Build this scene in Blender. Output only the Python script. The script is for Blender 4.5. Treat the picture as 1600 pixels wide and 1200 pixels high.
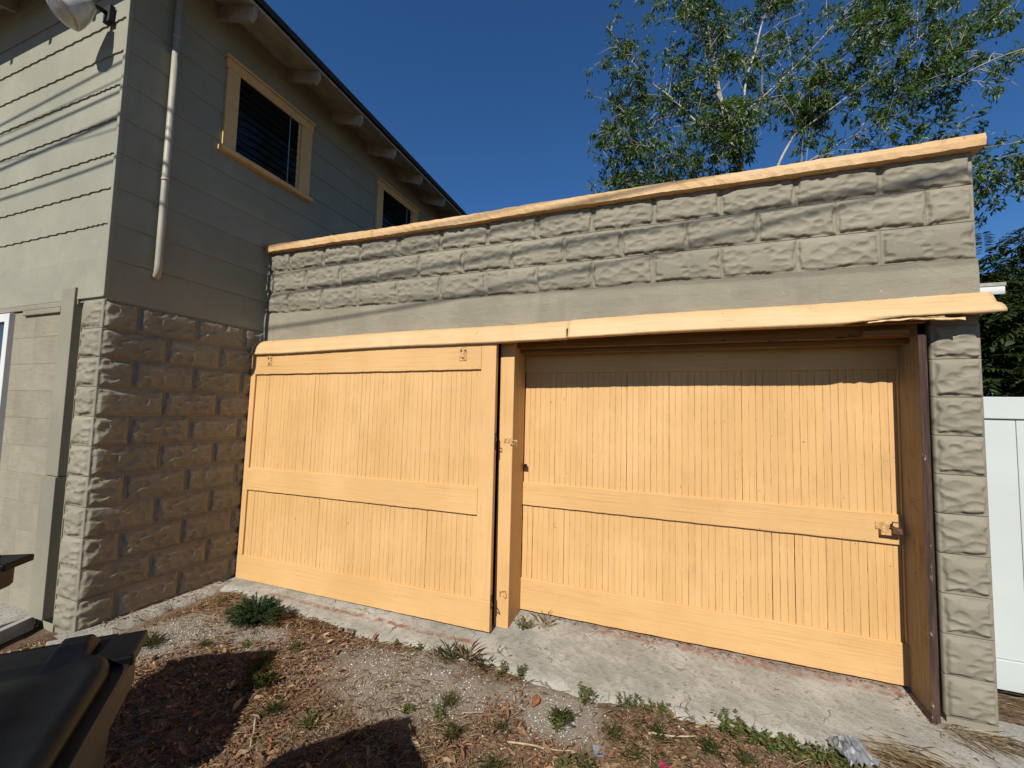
import bpy, math, random
import numpy as np
from mathutils import Matrix, Vector

for o in list(bpy.data.objects): bpy.data.objects.remove(o)
sc = bpy.context.scene
COL = sc.collection
rng = np.random.default_rng(7)
random.seed(7)

# ------------------------------------------------------------------ camera
cam = bpy.data.cameras.new('camera'); camo = bpy.data.objects.new('camera', cam); COL.objects.link(camo)
cam.sensor_width = 36.0; cam.lens = 656.609/1600*36
cam.clip_start = 0.02; cam.clip_end = 500
YAW, PITCH, ROLL = -0.3609, 0.0658, 0.0252
CP = Vector((-1.5195, -2.8979, 1.5141))
_f = Vector((math.sin(YAW)*math.cos(PITCH), math.cos(YAW)*math.cos(PITCH), math.sin(PITCH)))
_r = Vector((math.cos(YAW), -math.sin(YAW), 0)); _u = _r.cross(_f)
_r2 = _r*math.cos(ROLL)+_u*math.sin(ROLL); _u2 = -_r*math.sin(ROLL)+_u*math.cos(ROLL)
camo.matrix_world = Matrix(((_r2.x, _u2.x, -_f.x, CP.x), (_r2.y, _u2.y, -_f.y, CP.y), (_r2.z, _u2.z, -_f.z, CP.z), (0, 0, 0, 1)))
sc.camera = camo
sc.render.resolution_x = 1024; sc.render.resolution_y = 768

# ------------------------------------------------------------------ sky and sun
SUN = Vector((-0.006, 1.24, -1.0)).normalized()          # the way the light travels
EL = math.asin(-SUN.z)
w = bpy.data.worlds.new('World'); sc.world = w; w.use_nodes = True
nt = w.node_tree; nt.nodes.clear()
sky = nt.nodes.new('ShaderNodeTexSky'); sky.sky_type = 'NISHITA'; sky.sun_disc = False
sky.sun_elevation = EL; sky.sun_rotation = math.radians(180); sky.altitude = 0
sky.air_density = 1.0; sky.dust_density = 0.0; sky.ozone_density = 10.0
bg = nt.nodes.new('ShaderNodeBackground'); bg.inputs['Strength'].default_value = 0.078
out = nt.nodes.new('ShaderNodeOutputWorld')
hsv = nt.nodes.new('ShaderNodeHueSaturation'); hsv.inputs['Saturation'].default_value = 1.08; hsv.inputs['Value'].default_value = 1.0
nt.links.new(sky.outputs[0], hsv.inputs['Color']); nt.links.new(hsv.outputs[0], bg.inputs[0]); nt.links.new(bg.outputs[0], out.inputs[0])
sl = bpy.data.lights.new('sun', 'SUN'); sl.energy = 5.0; sl.angle = math.radians(0.53); sl.color = (1.0, 0.985, 0.95)
so = bpy.data.objects.new('sun', sl); COL.objects.link(so)
so.rotation_euler = SUN.to_track_quat('-Z', 'Y').to_euler(); so.location = (0, -10, 12)
sc.view_settings.view_transform = 'Standard'; sc.view_settings.look = 'None'
sc.view_settings.exposure = 0.35; sc.view_settings.gamma = 1.0; sc.view_settings.use_curve_mapping = False

sc.cycles.max_bounces = 6; sc.cycles.diffuse_bounces = 3; sc.cycles.glossy_bounces = 2; sc.cycles.transmission_bounces = 2; sc.cycles.transparent_max_bounces = 4
sc.cycles.caustics_reflective = False; sc.cycles.caustics_refractive = False

# ------------------------------------------------------------------ materials
ALB = (.72, .68, .621)      # every albedo below was picked for exposure 0; the sun and exposure above carry the rest
def node(nt, t, **kw):
    n = nt.nodes.new(t)
    for k, v in kw.items(): setattr(n, k, v)
    return n
class Mat:
    """small wrapper that keeps node graphs short"""
    def __init__(s, name, rough=0.8, spec=0.3):
        s.m = bpy.data.materials.new(name); s.m.use_nodes = True; s.t = s.m.node_tree
        s.b = s.t.nodes['Principled BSDF']; s.b.inputs['Roughness'].default_value = rough
        s.b.inputs['Specular IOR Level'].default_value = spec
        s.geo = node(s.t, 'ShaderNodeNewGeometry'); s.h = None
    def L(s, a, b): s.t.links.new(a, b)
    def pos(s, sx=1, sy=1, sz=1):
        n = node(s.t, 'ShaderNodeVectorMath', operation='MULTIPLY'); s.L(s.geo.outputs['Position'], n.inputs[0])
        n.inputs[1].default_value = (sx, sy, sz); return n.outputs[0]
    def noise(s, scale, detail=4, rough=.55, vec=None, dist=0):
        n = node(s.t, 'ShaderNodeTexNoise'); n.inputs['Scale'].default_value = scale
        n.inputs['Detail'].default_value = detail; n.inputs['Roughness'].default_value = rough; n.inputs['Distortion'].default_value = dist
        s.L(vec if vec else s.geo.outputs['Position'], n.inputs['Vector']); return n.outputs['Fac']
    def vor(s, scale, feature='F1', vec=None, out='Distance'):
        n = node(s.t, 'ShaderNodeTexVoronoi', feature=feature); n.inputs['Scale'].default_value = scale
        s.L(vec if vec else s.geo.outputs['Position'], n.inputs['Vector']); return n.outputs[out]
    def ramp(s, fac, a, b, c0=0, c1=1):
        n = node(s.t, 'ShaderNodeMapRange', interpolation_type='SMOOTHSTEP'); n.inputs[1].default_value = a; n.inputs[2].default_value = b
        n.inputs[3].default_value = c0; n.inputs[4].default_value = c1; s.L(fac, n.inputs[0]); return n.outputs[0]
    def math(s, op, a, b):
        n = node(s.t, 'ShaderNodeMath', operation=op)
        for i, x in enumerate((a, b)):
            if hasattr(x, 'links') or hasattr(x, 'is_linked'): s.L(x, n.inputs[i])
            else: n.inputs[i].default_value = x
        return n.outputs[0]
    def mix(s, fac, a, b, mode='MIX'):
        n = node(s.t, 'ShaderNodeMix', data_type='RGBA', blend_type=mode)
        for i, x in ((0, fac), (6, a), (7, b)):
            if hasattr(x, 'is_linked'): s.L(x, n.inputs[i])
            elif i == 0: n.inputs[0].default_value = x
            else: n.inputs[i].default_value = (*x, 1)
        return n.outputs[2]
    def rnd(s, c, lo, hi):
        oi = node(s.t, 'ShaderNodeObjectInfo'); v = s.ramp(oi.outputs['Random'], 0, 1, lo, hi); cb = node(s.t, 'ShaderNodeCombineColor')
        for i in range(3): s.L(v, cb.inputs[i])
        return s.mix(1.0, c, cb.outputs[0], 'MULTIPLY')
    def col(s, c):
        if hasattr(c, 'is_linked'): s.L(s.mix(1.0, c, ALB, 'MULTIPLY'), s.b.inputs['Base Color'])
        else: s.b.inputs['Base Color'].default_value = (*[a*b for a, b in zip(c, ALB)], 1)
        return s
    def bump(s, h, strength=.3, dist=.01):
        n = node(s.t, 'ShaderNodeBump'); n.inputs['Strength'].default_value = strength; n.inputs['Distance'].default_value = dist
        s.L(h, n.inputs['Height'])
        if s.h: s.L(s.h, n.inputs['Normal'])
        s.h = n.outputs[0]; s.L(s.h, s.b.inputs['Normal']); return s

def mul(c, k): return tuple(x*k for x in c)
GREY = (.315, .30, .232)
PEACH = (.775, .474, .195)

def paint_grey(name, base=GREY, bumpk=.25, dirt=.5, fine=220, rv=.05):
    m = Mat(name, .75, .25)
    n1 = m.noise(1.7, 3); n2 = m.noise(14, 4); n3 = m.noise(fine, 2)
    c = m.mix(m.ramp(n1, .3, .75), mul(base, .9), mul(base, 1.08))
    c = m.mix(m.ramp(n2, .52, .75, 0, dirt*.5), c, mul((base[0]*1.02, base[1]*.95, base[2]*.82), .72))
    st = m.noise(9, 4, vec=m.pos(1, 1, .12))
    c = m.mix(m.ramp(st, .58, .8, 0, dirt*.45), c, mul(base, .6))
    sp = m.noise(60, 2); c = m.mix(m.ramp(sp, .76, .8, 0, .8), c, (.6, .58, .5))
    c = m.mix(m.ramp(m.noise(4.5, 4, .65), .56, .66, 0, .22), c, mul(base, 1.22)); c = m.rnd(c, 1-rv, 1+rv)
    m.col(c); m.bump(n2, bumpk*.6, .01); m.bump(n3, bumpk, .0025); return m.m
def paint_peach(name, grain, base=PEACH, flake=.5, bumpk=.35):
    """grain: axis scale triple; small along the grain"""
    m = Mat(name, .55, .3)
    n1 = m.noise(2.1, 3); g = m.noise(1.0, 5, .65, m.pos(*grain))
    c = m.mix(m.ramp(n1, .3, .72), mul(base, .93), (base[0]*1.03, base[1]*1.06, base[2]*1.15))
    c = m.mix(m.ramp(g, .50, .72, 0, .55), c, (base[0]*.78, base[1]*.68, base[2]*.58)); ck = m.noise(1.0, 3, .5, m.pos(grain[0]*.6, grain[1]*2.2, grain[2]*2.2) if grain[0] < grain[2] else m.pos(grain[0]*2.2, grain[1]*2.2, grain[2]*.6)); c = m.mix(m.ramp(ck, .715, .735, 0, .55), c, (.22, .12, .05))
    gr = m.noise(5, 3, .6); c = m.mix(m.ramp(gr, .55, .8, 0, .3), c, (.62, .42, .22))
    f = m.noise(38, 4, .7, m.pos(1, 1, .6)); c = m.mix(m.ramp(f, .715-.03*flake, .735-.03*flake, 0, .35+.6*flake), c, (.16, .085, .04))
    nd = m.vor(11, 'F1'); c = m.mix(m.ramp(nd, .016, .03, .8, 0), c, (.20, .10, .05))
    ch = m.noise(3.1, 5, .75); c = m.mix(m.ramp(ch, .70, .715, 0, .5), c, (base[0]*.95, base[1]*1.12, base[2]*1.5)); gm = m.noise(6.5, 5, .7, m.pos(1, 1, .55)); c = m.mix(m.ramp(gm, .55, .78, 0, .30), c, (.44, .29, .15)); c = m.rnd(c, .98, 1.025)
    m.col(c); m.bump(g, bumpk, .006); return m.m
M = {}
M['siding'] = paint_grey('siding_paint', (.330, .332, .262), .14, .5, 160, .014)
M['block'] = paint_grey('block_paint', (.300, .276, .212), .3, .5)
def stucco(name, base):
    m = Mat(name, .8, .2); a = m.noise(2.4, 4, .6); b = m.noise(11, 5, .7, m.pos(.6, 1, 1.6)); f = m.noise(130, 3); st = m.noise(7, 4, .6, m.pos(1, 1, .10)); cr = m.vor(2.6, 'DISTANCE_TO_EDGE', m.pos(.7, 1, 1.1))
    c = m.mix(m.ramp(a, .3, .7), mul(base, .88), mul(base, 1.10)); c = m.mix(m.ramp(b, .5, .72, 0, .5), c, (base[0]*.86, base[1]*.80, base[2]*.70)); c = m.mix(m.ramp(st, .55, .78, 0, .4), c, mul(base, .68))
    c = m.mix(m.math('MULTIPLY', m.ramp(cr, .001, .004, 1, 0), m.ramp(a, .5, .56, 0, .55)), c, mul(base, .4)); sp = m.noise(48, 2); c = m.mix(m.ramp(sp, .73, .76, 0, .8), c, (.55, .52, .45)); c = m.rnd(c, .95, 1.04)
    m.col(c); m.bump(b, .55, .012); m.bump(f, .5, .003); return m.m
M['smooth'] = stucco('stucco_paint', (.325, .300, .230))
M['trimgrey'] = paint_grey('trim_paint', (.285, .272, .212), .15, .4)
M['peach_x'] = paint_peach('peach_paint_lengthwise', (2.2, 60, 95))
M['peach_z'] = paint_peach('peach_paint_upright', (95, 60, 2.2), flake=.6)
M['peach_trim'] = paint_peach('peach_trim_paint', (3, 40, 60), (.74, .50, .25), 1.0, .5)
M['peach_win'] = paint_peach('window_trim_paint', (20, 20, 20), (.80, .54, .23), .2, .1)

m = Mat('coping_paint', .6, .3)
n1 = m.noise(7, 6, .7); n2 = m.noise(45, 5, .7); n3 = m.noise(2.2, 3)
c = m.mix(m.ramp(n3, .3, .7), (.66, .42, .19), (.75, .52, .28)); c = m.mix(m.ramp(n1, .56, .70, 0, .7), c, (.50, .27, .11))
c = m.mix(m.ramp(n2, .63, .67, 0, .85), c, (.12, .07, .04)); m.col(c); m.bump(n1, .6, .02); m.bump(n2, .5, .004); M['coping'] = m.m

m = Mat('bare_stained_wood', .8, .2)
g = m.noise(1.0, 6, .7, m.pos(70, 70, 4)); n2 = m.noise(16, 5, .7, m.pos(1, 1, .3))
c = m.mix(m.ramp(g, .35, .7), (.045, .026, .020), (.11, .066, .050)); c = m.mix(m.ramp(n2, .63, .67, 0, .8), c, (.50, .43, .36)); m.col(c); m.bump(g, .5, .004); M['rawwood'] = m.m

m = Mat('worn_jamb_paint', .7, .25)
g = m.noise(1.0, 5, .6, m.pos(60, 60, 3)); d = m.noise(11, 6, .7)
c = m.mix(m.ramp(g, .4, .7), (.34, .265, .17), (.44, .35, .23)); c = m.mix(m.ramp(d, .53, .72, 0, .75), c, (.26, .16, .08))
sp = m.noise(30, 3); c = m.mix(m.ramp(sp, .68, .72, 0, .8), c, (.05, .03, .02)); m.col(c); m.bump(g, .4, .004); M['jamb'] = m.m

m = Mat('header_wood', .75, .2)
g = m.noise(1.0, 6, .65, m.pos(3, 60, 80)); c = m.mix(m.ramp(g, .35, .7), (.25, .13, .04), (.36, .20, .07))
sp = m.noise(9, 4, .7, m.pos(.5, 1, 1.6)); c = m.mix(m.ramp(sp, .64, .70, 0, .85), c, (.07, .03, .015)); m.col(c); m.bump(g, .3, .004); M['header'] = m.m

m = Mat('concrete', .92, .15)
n1 = m.noise(3.2, 6, .65); n2 = m.noise(26, 6, .7); n3 = m.noise(190, 3); wv = node(m.t, 'ShaderNodeVectorMath', operation='ADD'); wn = node(m.t, 'ShaderNodeTexNoise'); wn.inputs['Scale'].default_value = 5; wn.inputs['Detail'].default_value = 4; m.L(m.geo.outputs['Position'], wn.inputs['Vector']); ws = node(m.t, 'ShaderNodeVectorMath', operation='SCALE'); ws.inputs['Scale'].default_value = .28; m.L(wn.outputs['Color'], ws.inputs[0]); m.L(m.geo.outputs['Position'], wv.inputs[0]); m.L(ws.outputs[0], wv.inputs[1]); cr = m.vor(1.15, 'DISTANCE_TO_EDGE', wv.outputs[0])
c = m.mix(m.ramp(n1, .3, .7), (.335, .332, .295), (.57, .555, .50)); c = m.mix(m.ramp(n2, .48, .7, 0, .7), c, (.25, .235, .20)); c = m.mix(m.ramp(m.noise(1.3, 5, .7), .52, .7, 0, .45), c, (.24, .225, .195))
c = m.mix(m.ramp(n3, .66, .72, 0, .7), c, (.66, .63, .56))
c = m.mix(m.math('MULTIPLY', m.ramp(cr, .0015, .006, 1, 0), m.ramp(n1, .46, .56, 0, .75)), c, (.07, .06, .05))
gn = m.noise(2.1, 4); c = m.mix(m.ramp(gn, .58, .75, 0, .45), c, (.27, .28, .21))
# faded red threshold paint brushed along the left door and under the right one
sep = node(m.t, 'ShaderNodeSeparateXYZ'); m.L(m.geo.outputs['Position'], sep.inputs[0]); X, Y = sep.outputs[0], sep.outputs[1]
wy = m.math('ADD', Y, m.math('MULTIPLY', m.math('SUBTRACT', m.noise(2.2, 3), .5), .09))
band = m.math('MULTIPLY', m.ramp(m.math('ABSOLUTE', m.math('ADD', wy, .262), 0), .012, .028, 1, 0), m.math('MULTIPLY', m.ramp(X, -4.75, -4.45), m.ramp(X, -2.78, -2.68, 1, 0)))
band2 = m.math('MULTIPLY', m.ramp(wy, .13, .17), m.math('MULTIPLY', m.ramp(X, -2.2, -1.9), m.ramp(X, -.3, -.26, 1, 0)))
wear = m.ramp(m.noise(13, 5, .7), .36, .60, 0, .85)
c = m.mix(m.math('MULTIPLY', m.math('MAXIMUM', band, m.math('MULTIPLY', band2, .8)), wear), c, (.31, .135, .085))
m.col(c); m.bump(n2, .8, .015); m.bump(n3, .9, .005); M['concrete'] = m.m

m = Mat('dirt', .95, .1)
n1 = m.noise(1.6, 6, .65); n2 = m.noise(19, 6, .7); n3 = m.noise(150, 4, .6); n4 = m.vor(210)
c = m.mix(m.ramp(n1, .35, .65), (.16, .098, .058), (.30, .235, .17)); c = m.mix(m.ramp(n2, .45, .7, 0, .7), c, (.10, .06, .034))
pw = m.noise(3.5, 4, .6)
for (px, py, sx_, sy_) in ((-2.95, -.72, .62, .34), (-4.62, -.95, .42, .42), (-2.1, -.66, .34, .24), (-4.1, -.72, .34, .2)):
    ds = node(m.t, 'ShaderNodeVectorMath', operation='DISTANCE'); m.L(m.pos(1/sx_, 1/sy_, 0), ds.inputs[0]); ds.inputs[1].default_value = (px/sx_, py/sy_, 0)
    c = m.mix(m.ramp(m.math('ADD', ds.outputs['Value'], m.math('MULTIPLY', m.math('SUBTRACT', pw, .5), 1.6)), .55, 1.1, .85, 0), c, (.36, .325, .275))
c = m.mix(m.ramp(n3, .5, .75, 0, .6), c, (.34, .29, .23)); c = m.mix(m.ramp(n4, .0, .16, .45, 0), c, (.5, .47, .4))
m.col(c); m.bump(n2, .8, .03); m.bump(n3, .8, .008); M['dirt'] = m.m

def island(name, cols, rough=.75, trans=0.0, spec=.3, bumpk=0):
    """colour differs from leaf to leaf (random per mesh island)"""
    m = Mat(name, rough, spec); r = node(m.t, 'ShaderNodeValToRGB'); m.L(m.geo.outputs['Random Per Island'], r.inputs[0])
    e = r.color_ramp.elements
    while len(e) < len(cols): e.new(.5)
    for i, c in enumerate(cols): e[i].position = i/(len(cols)-1); e[i].color = (*[a*b for a, b in zip(c, ALB)], 1)
    m.L(r.outputs[0], m.b.inputs['Base Color'])
    if trans:
        tr = node(m.t, 'ShaderNodeBsdfTranslucent'); mx = node(m.t, 'ShaderNodeMixShader'); mx.inputs[0].default_value = trans
        hs = node(m.t, 'ShaderNodeMix', data_type='RGBA', blend_type='MULTIPLY'); hs.inputs[0].default_value = 1; m.L(r.outputs[0], hs.inputs[6]); hs.inputs[7].default_value = (1.5, 1.5, .6, 1)
        m.L(hs.outputs[2], tr.inputs['Color']); o = m.t.nodes['Material Output']
        m.L(m.b.outputs[0], mx.inputs[1]); m.L(tr.outputs[0], mx.inputs[2]); m.L(mx.outputs[0], o.inputs[0])
    return m.m
M['leaf'] = island('tree_leaf', [(.038, .078, .018), (.070, .138, .026), (.105, .180, .034), (.052, .112, .022), (.15, .215, .042)], .45, .35, .45)
M['leaf2'] = island('bush_leaf', [(.020, .040, .012), (.035, .065, .016), (.055, .085, .02), (.025, .045, .014)], .5, .22, .4)
M['weed'] = island('weed_leaf', [(.07, .10, .022), (.13, .16, .04), (.10, .14, .032), (.20, .19, .07)], .6, .25)
M['olive'] = island('olive_grass', [(.12, .125, .04), (.20, .18, .07), (.09, .11, .03), (.30, .24, .12), (.14, .15, .045)], .7, .25)
M['tuft'] = island('tuft_leaf', [(.025, .055, .014), (.045, .085, .02), (.035, .07, .018)], .6, .2)
M['drygrass'] = island('dry_grass', [(.42, .32, .17), (.30, .2, .1), (.55, .45, .28), (.22, .13, .07)], .8, .15)
M['litter'] = island('dead_leaf', [(.14, .062, .03), (.26, .125, .06), (.38, .22, .11), (.18, .085, .042), (.48, .34, .20), (.10, .045, .025), (.32, .14, .075)], .8, .05)
M['shell'] = island('shell_gravel', [(.34, .31, .27), (.72, .70, .65), (.22, .20, .17), (.50, .46, .40), (.88, .87, .84)], .8)

def simple(name, c, rough=.6, spec=.3, metal=0, var=.15, scale=12, bumpk=.1):
    m = Mat(name, rough, spec); m.b.inputs['Metallic'].default_value = metal
    n = m.noise(scale, 5); m.col(m.mix(m.ramp(n, .3, .7), mul(c, 1-var), mul(c, 1+var))); m.bump(m.noise(scale*9, 3), bumpk, .002); return m.m
M['bark'] = simple('pale_bark', (.50, .46, .40), .85, .2, 0, .35, 9, .5)
M['soffit'] = simple('soffit_paint', (.46, .455, .43), .8, .2, 0, .18, 6)
M['rafter'] = simple('rafter_paint', (.42, .41, .38), .8, .2, 0, .2, 8)
M['roof'] = simple('dark_shingle', (.028, .026, .026), .95, .1, 0, .4, 30, .6)
M['pipe'] = simple('pipe_paint', (.42, .40, .33), .5, .35, 0, .12, 6, .05)
M['vinyl'] = simple('white_vinyl', (.60, .66, .65), .35, .45, 0, .03, 3, .02)
M['whiteframe'] = simple('white_frame', (.78, .79, .80), .4, .4, 0, .04, 4, .02)
M['binbody'] = simple('bin_plastic', (.030, .021, .013), .55, .35, 0, .25, 9, .15)
M['binlid'] = simple('lid_plastic', (.006, .007, .009), .45, .12, 0, .3, 14, .12)
M['rust'] = simple('rusty_iron', (.14, .07, .035), .75, .4, .3, .4, 40, .4)
M['paintmetal'] = simple('painted_hardware', (.58, .36, .15), .6, .4, 0, .35, 60, .3)
M['black'] = simple('black_gap', (.012, .011, .010), .9, .1)
M['cable'] = simple('cable_rubber', (.02, .02, .02), .7, .3)
M['alum'] = simple('aluminium', (.55, .55, .54), .35, .5, .7, .1, 20, .1)
M['lamp'] = simple('lamp_shell', (.60, .60, .58), .32, .5, .1, .15, 16, .06)
M['slat'] = simple('grey_scrap', (.24, .27, .30), .6, .3, 0, .2, 30, .2)
M['rustleaf'] = simple('rust_leaf', (.34, .15, .06), .7, .3, 0, .3, 60, .3)
M['pink'] = simple('pink_petal', (.45, .015, .09), .6, .3, 0, .3, 50, .2)
M['plasticbag'] = simple('grey_plastic', (.22, .23, .25), .45, .4, 0, .3, 25, .4)
m = Mat('window_glass', .06, .3); m.col((.006, .008, .012)); M['glass'] = m.m
m = Mat('pale_pane', .08, .6); m.col((.03, .035, .04)); M['pane'] = m.m

# ------------------------------------------------------------------ mesh helpers
def link(name, me, mat=None, parent=None, smooth=False):
    o = bpy.data.objects.new(name, me); COL.objects.link(o)
    if mat and not me.materials: me.materials.append(mat)
    if parent: o.parent = parent
    if smooth: me.polygons.foreach_set('use_smooth', [True]*len(me.polygons))
    return o
class MB:
    def __init__(s): s.v = []; s.f = []
    def add(s, vs, fs):
        n = len(s.v); s.v += [tuple(p) for p in vs]; s.f += [tuple(n+i for i in f) for f in fs]; return s
    def box(s, x0, x1, y0, y1, z0, z1):
        return s.add([(x0, y0, z0), (x1, y0, z0), (x1, y1, z0), (x0, y1, z0), (x0, y0, z1), (x1, y0, z1), (x1, y1, z1), (x0, y1, z1)],
                     [(0, 3, 2, 1), (4, 5, 6, 7), (0, 1, 5, 4), (1, 2, 6, 5), (2, 3, 7, 6), (3, 0, 4, 7)])
    def tube(s, pts, rad, n=8, cap=True):
        pts = [Vector(p) for p in pts]; rad = rad if hasattr(rad, '__len__') else [rad]*len(pts); vs = []; fs = []
        side = None
        for i, p in enumerate(pts):
            d = (pts[min(i+1, len(pts)-1)]-pts[max(i-1, 0)]).normalized()
            if side is None: side = d.orthogonal().normalized()
            side = (side-d*side.dot(d)).normalized(); b = d.cross(side)
            for k in range(n):
                a = 2*math.pi*k/n; vs.append(p+(side*math.cos(a)+b*math.sin(a))*rad[i])
        for i in range(len(pts)-1):
            for k in range(n): fs.append((i*n+k, i*n+(k+1) % n, (i+1)*n+(k+1) % n, (i+1)*n+k))
        if cap: fs += [tuple(range(n))[::-1], tuple((len(pts)-1)*n+k for k in range(n))]
        return s.add(vs, fs)
    def lathe(s, prof, origin, axis, n=20):
        axis = Vector(axis).normalized(); a = axis.orthogonal().normalized(); b = axis.cross(a); o = Vector(origin); vs = []; fs = []
        for h, r in prof:
            for k in range(n):
                t = 2*math.pi*k/n; vs.append(o+axis*h+(a*math.cos(t)+b*math.sin(t))*r)
        for i in range(len(prof)-1):
            for k in range(n): fs.append((i*n+k, i*n+(k+1) % n, (i+1)*n+(k+1) % n, (i+1)*n+k))
        fs += [tuple(range(n))[::-1], tuple((len(prof)-1)*n+k for k in range(n))]
        return s.add(vs, fs)
    def sweep(s, xs, prof, jit=0.0, dz=None, rnd=None):
        """profile [(y,z)...] carried along X; jit roughens every station"""
        k = len(prof); vs = []; fs = []; rnd = rnd or random
        for x in xs:
            o = dz(x) if dz else 0
            for (y, z) in prof: vs.append((x, y+rnd.uniform(-jit, jit), z+o+rnd.uniform(-jit, jit)))
        for i in range(len(xs)-1):
            for j in range(k): fs.append((i*k+j, (i+1)*k+j, (i+1)*k+(j+1) % k, i*k+(j+1) % k))
        fs += [tuple(range(k)), tuple((len(xs)-1)*k+j for j in range(k))[::-1]]
        return s.add(vs, fs)
    def mesh(s, name):
        me = bpy.data.meshes.new(name); me.from_pydata(s.v, [], s.f); me.validate(); me.update(); return me
    def build(s, name, mat, parent=None, smooth=False, bevel=0):
        o = link(name, s.mesh(name), mat, parent, smooth)
        if bevel:
            b = o.modifiers.new('bevel', 'BEVEL'); b.width = bevel; b.segments = 2; b.limit_method = 'ANGLE'
        return o
def fixnormals(me):
    import bmesh
    bm = bmesh.new(); bm.from_mesh(me); bmesh.ops.recalc_face_normals(bm, faces=bm.faces); bm.to_mesh(me); bm.free()
def thing(name, label, cat, loc=(0, 0, 0), group=None):
    o = bpy.data.objects.new(name, None); COL.objects.link(o); o.location = loc; o.empty_display_size = .1
    return tag(o, label, cat, group)
def tag(o, label, cat, group=None):
    o['label'] = label; o['category'] = cat
    if group: o['group'] = group
    return o
def struct(o): o['kind'] = 'structure'; return o
def stuff(o, label, cat): o['kind'] = 'stuff'; return tag(o, label, cat)
def box(name, mat, parent, x0, x1, y0, y1, z0, z1, bevel=.002):
    return MB().box(x0, x1, y0, y1, z0, z1).build(name, mat, parent, False, bevel)
def vnoise(x, y, seed=0):
    """cheap smooth value noise for numpy arrays"""
    x = np.asarray(x, float); y = np.asarray(y, float); xi = np.floor(x).astype(int); yi = np.floor(y).astype(int); fx = x-xi; fy = y-yi
    fx = fx*fx*(3-2*fx); fy = fy*fy*(3-2*fy)
    def h(a, b): v = np.sin(a*127.1+b*311.7+seed*74.7)*43758.5453; return v-np.floor(v)
    return (h(xi, yi)*(1-fx)+h(xi+1, yi)*fx)*(1-fy)+(h(xi, yi+1)*(1-fx)+h(xi+1, yi+1)*fx)*fy
def lin(a, b, n): return [a+(b-a)*i/(n-1) for i in range(n)]

# ------------------------------------------------------------------ main dimensions
B, L = 0.2032, 0.4064            # block course and block length
XH, YH = -5.176, -1.2204         # house side wall plane, house front plane
ZT = 2.996                       # top of the parapet masonry

# ------------------------------------------------------------------ ground
def gz(x, y):
    x = np.asarray(x, float); y = np.asarray(y, float)
    z = -.048+.03*(vnoise(x*1.3, y*1.3, 1)-.5)+.022*(vnoise(x*5, y*5, 2)-.5)+.010*(vnoise(x*17, y*17, 3)-.5)
    rise = np.clip((-3.0-x)/1.5, 0, 1)*np.clip((y+1.6)/.5, 0, 1)*np.clip((-.5-y)/.15, 0, 1)*np.clip((x+4.95)/.3, 0, 1)*.024
    low = np.clip((y+.62)/.25, 0, 1)*.014+np.clip((-4.75-x)/.25, 0, 1)*.010
    return z+rise-low
gx = np.concatenate([[-200, -60, -20, -10], np.arange(-7.2, 2.2, .028), [4, 10, 30, 100, 200]])
gy = np.concatenate([[-200, -60, -15, -6], np.arange(-3.4, .9, .028), [2, 5, 12, 30, 80, 200]])
GX, GY = np.meshgrid(gx, gy, indexing='ij'); GZ = gz(GX, GY); GZ[(GY > -.02) & (GX < .2)] = -.09
nx, ny = GX.shape; idx = np.arange(nx*ny).reshape(nx, ny)
q = np.stack([idx[:-1, :-1], idx[1:, :-1], idx[1:, 1:], idx[:-1, 1:]], -1).reshape(-1, 4)
me = bpy.data.meshes.new('ground'); me.from_pydata(np.stack([GX, GY, GZ], -1).reshape(-1, 3).tolist(), [], q.tolist()); me.update()
struct(link('ground', me, M['dirt'], None, True))

# concrete apron with a broken front edge
AE = [(-5.2, -.30), (-5.0, -.31), (-4.62, -.363), (-3.9, -.418), (-3.33, -.424), (-2.86, -.395), (-2.6, -.385), (-2.4, -.43), (-2.2, -.45), (-2.0, -.47), (-1.67, -.43), (-1.36, -.405), (-1.2, -.417), (-.99, -.417), (-.79, -.37), (-.6, -.40), (-.45, -.46), (-.2, -.62), (.1, -.8), (1.2, -1.0)]
def aprz(x, y): return -.012+.055*y+.004*(vnoise(x*2.2, y*2.2, 9)-.5)+.0022*(vnoise(x*11, y*11, 10)-.5)
ax = np.arange(-5.18, 1.0, .026); yf = np.interp(ax, [a for a, b in AE], [b for a, b in AE])+.05*(vnoise(ax*4.1, ax*0, 5)-.5)+.03*(vnoise(ax*15, ax*0, 6)-.5)
vs = []; K = 22
for x, f in zip(ax, yf):
    for j in range(K):
        if j == 0: vs.append((x, f+.004, -.14))
        elif j == 1: vs.append((x, f-.004, float(aprz(x, f))-.020))
        else:
            t = (j-2)/(K-3); y = f+.012+((.5 if x < .0 else .10)-f)*t; vs.append((x, y, float(aprz(x, y))-(.004 if j == 2 else 0)))
fs = [(i*K+j, (i+1)*K+j, (i+1)*K+j+1, i*K+j+1) for i in range(len(ax)-1) for j in range(K-1)]
struct(MB().add(vs, fs).build('concrete_apron', M['concrete'], None, True))

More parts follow.
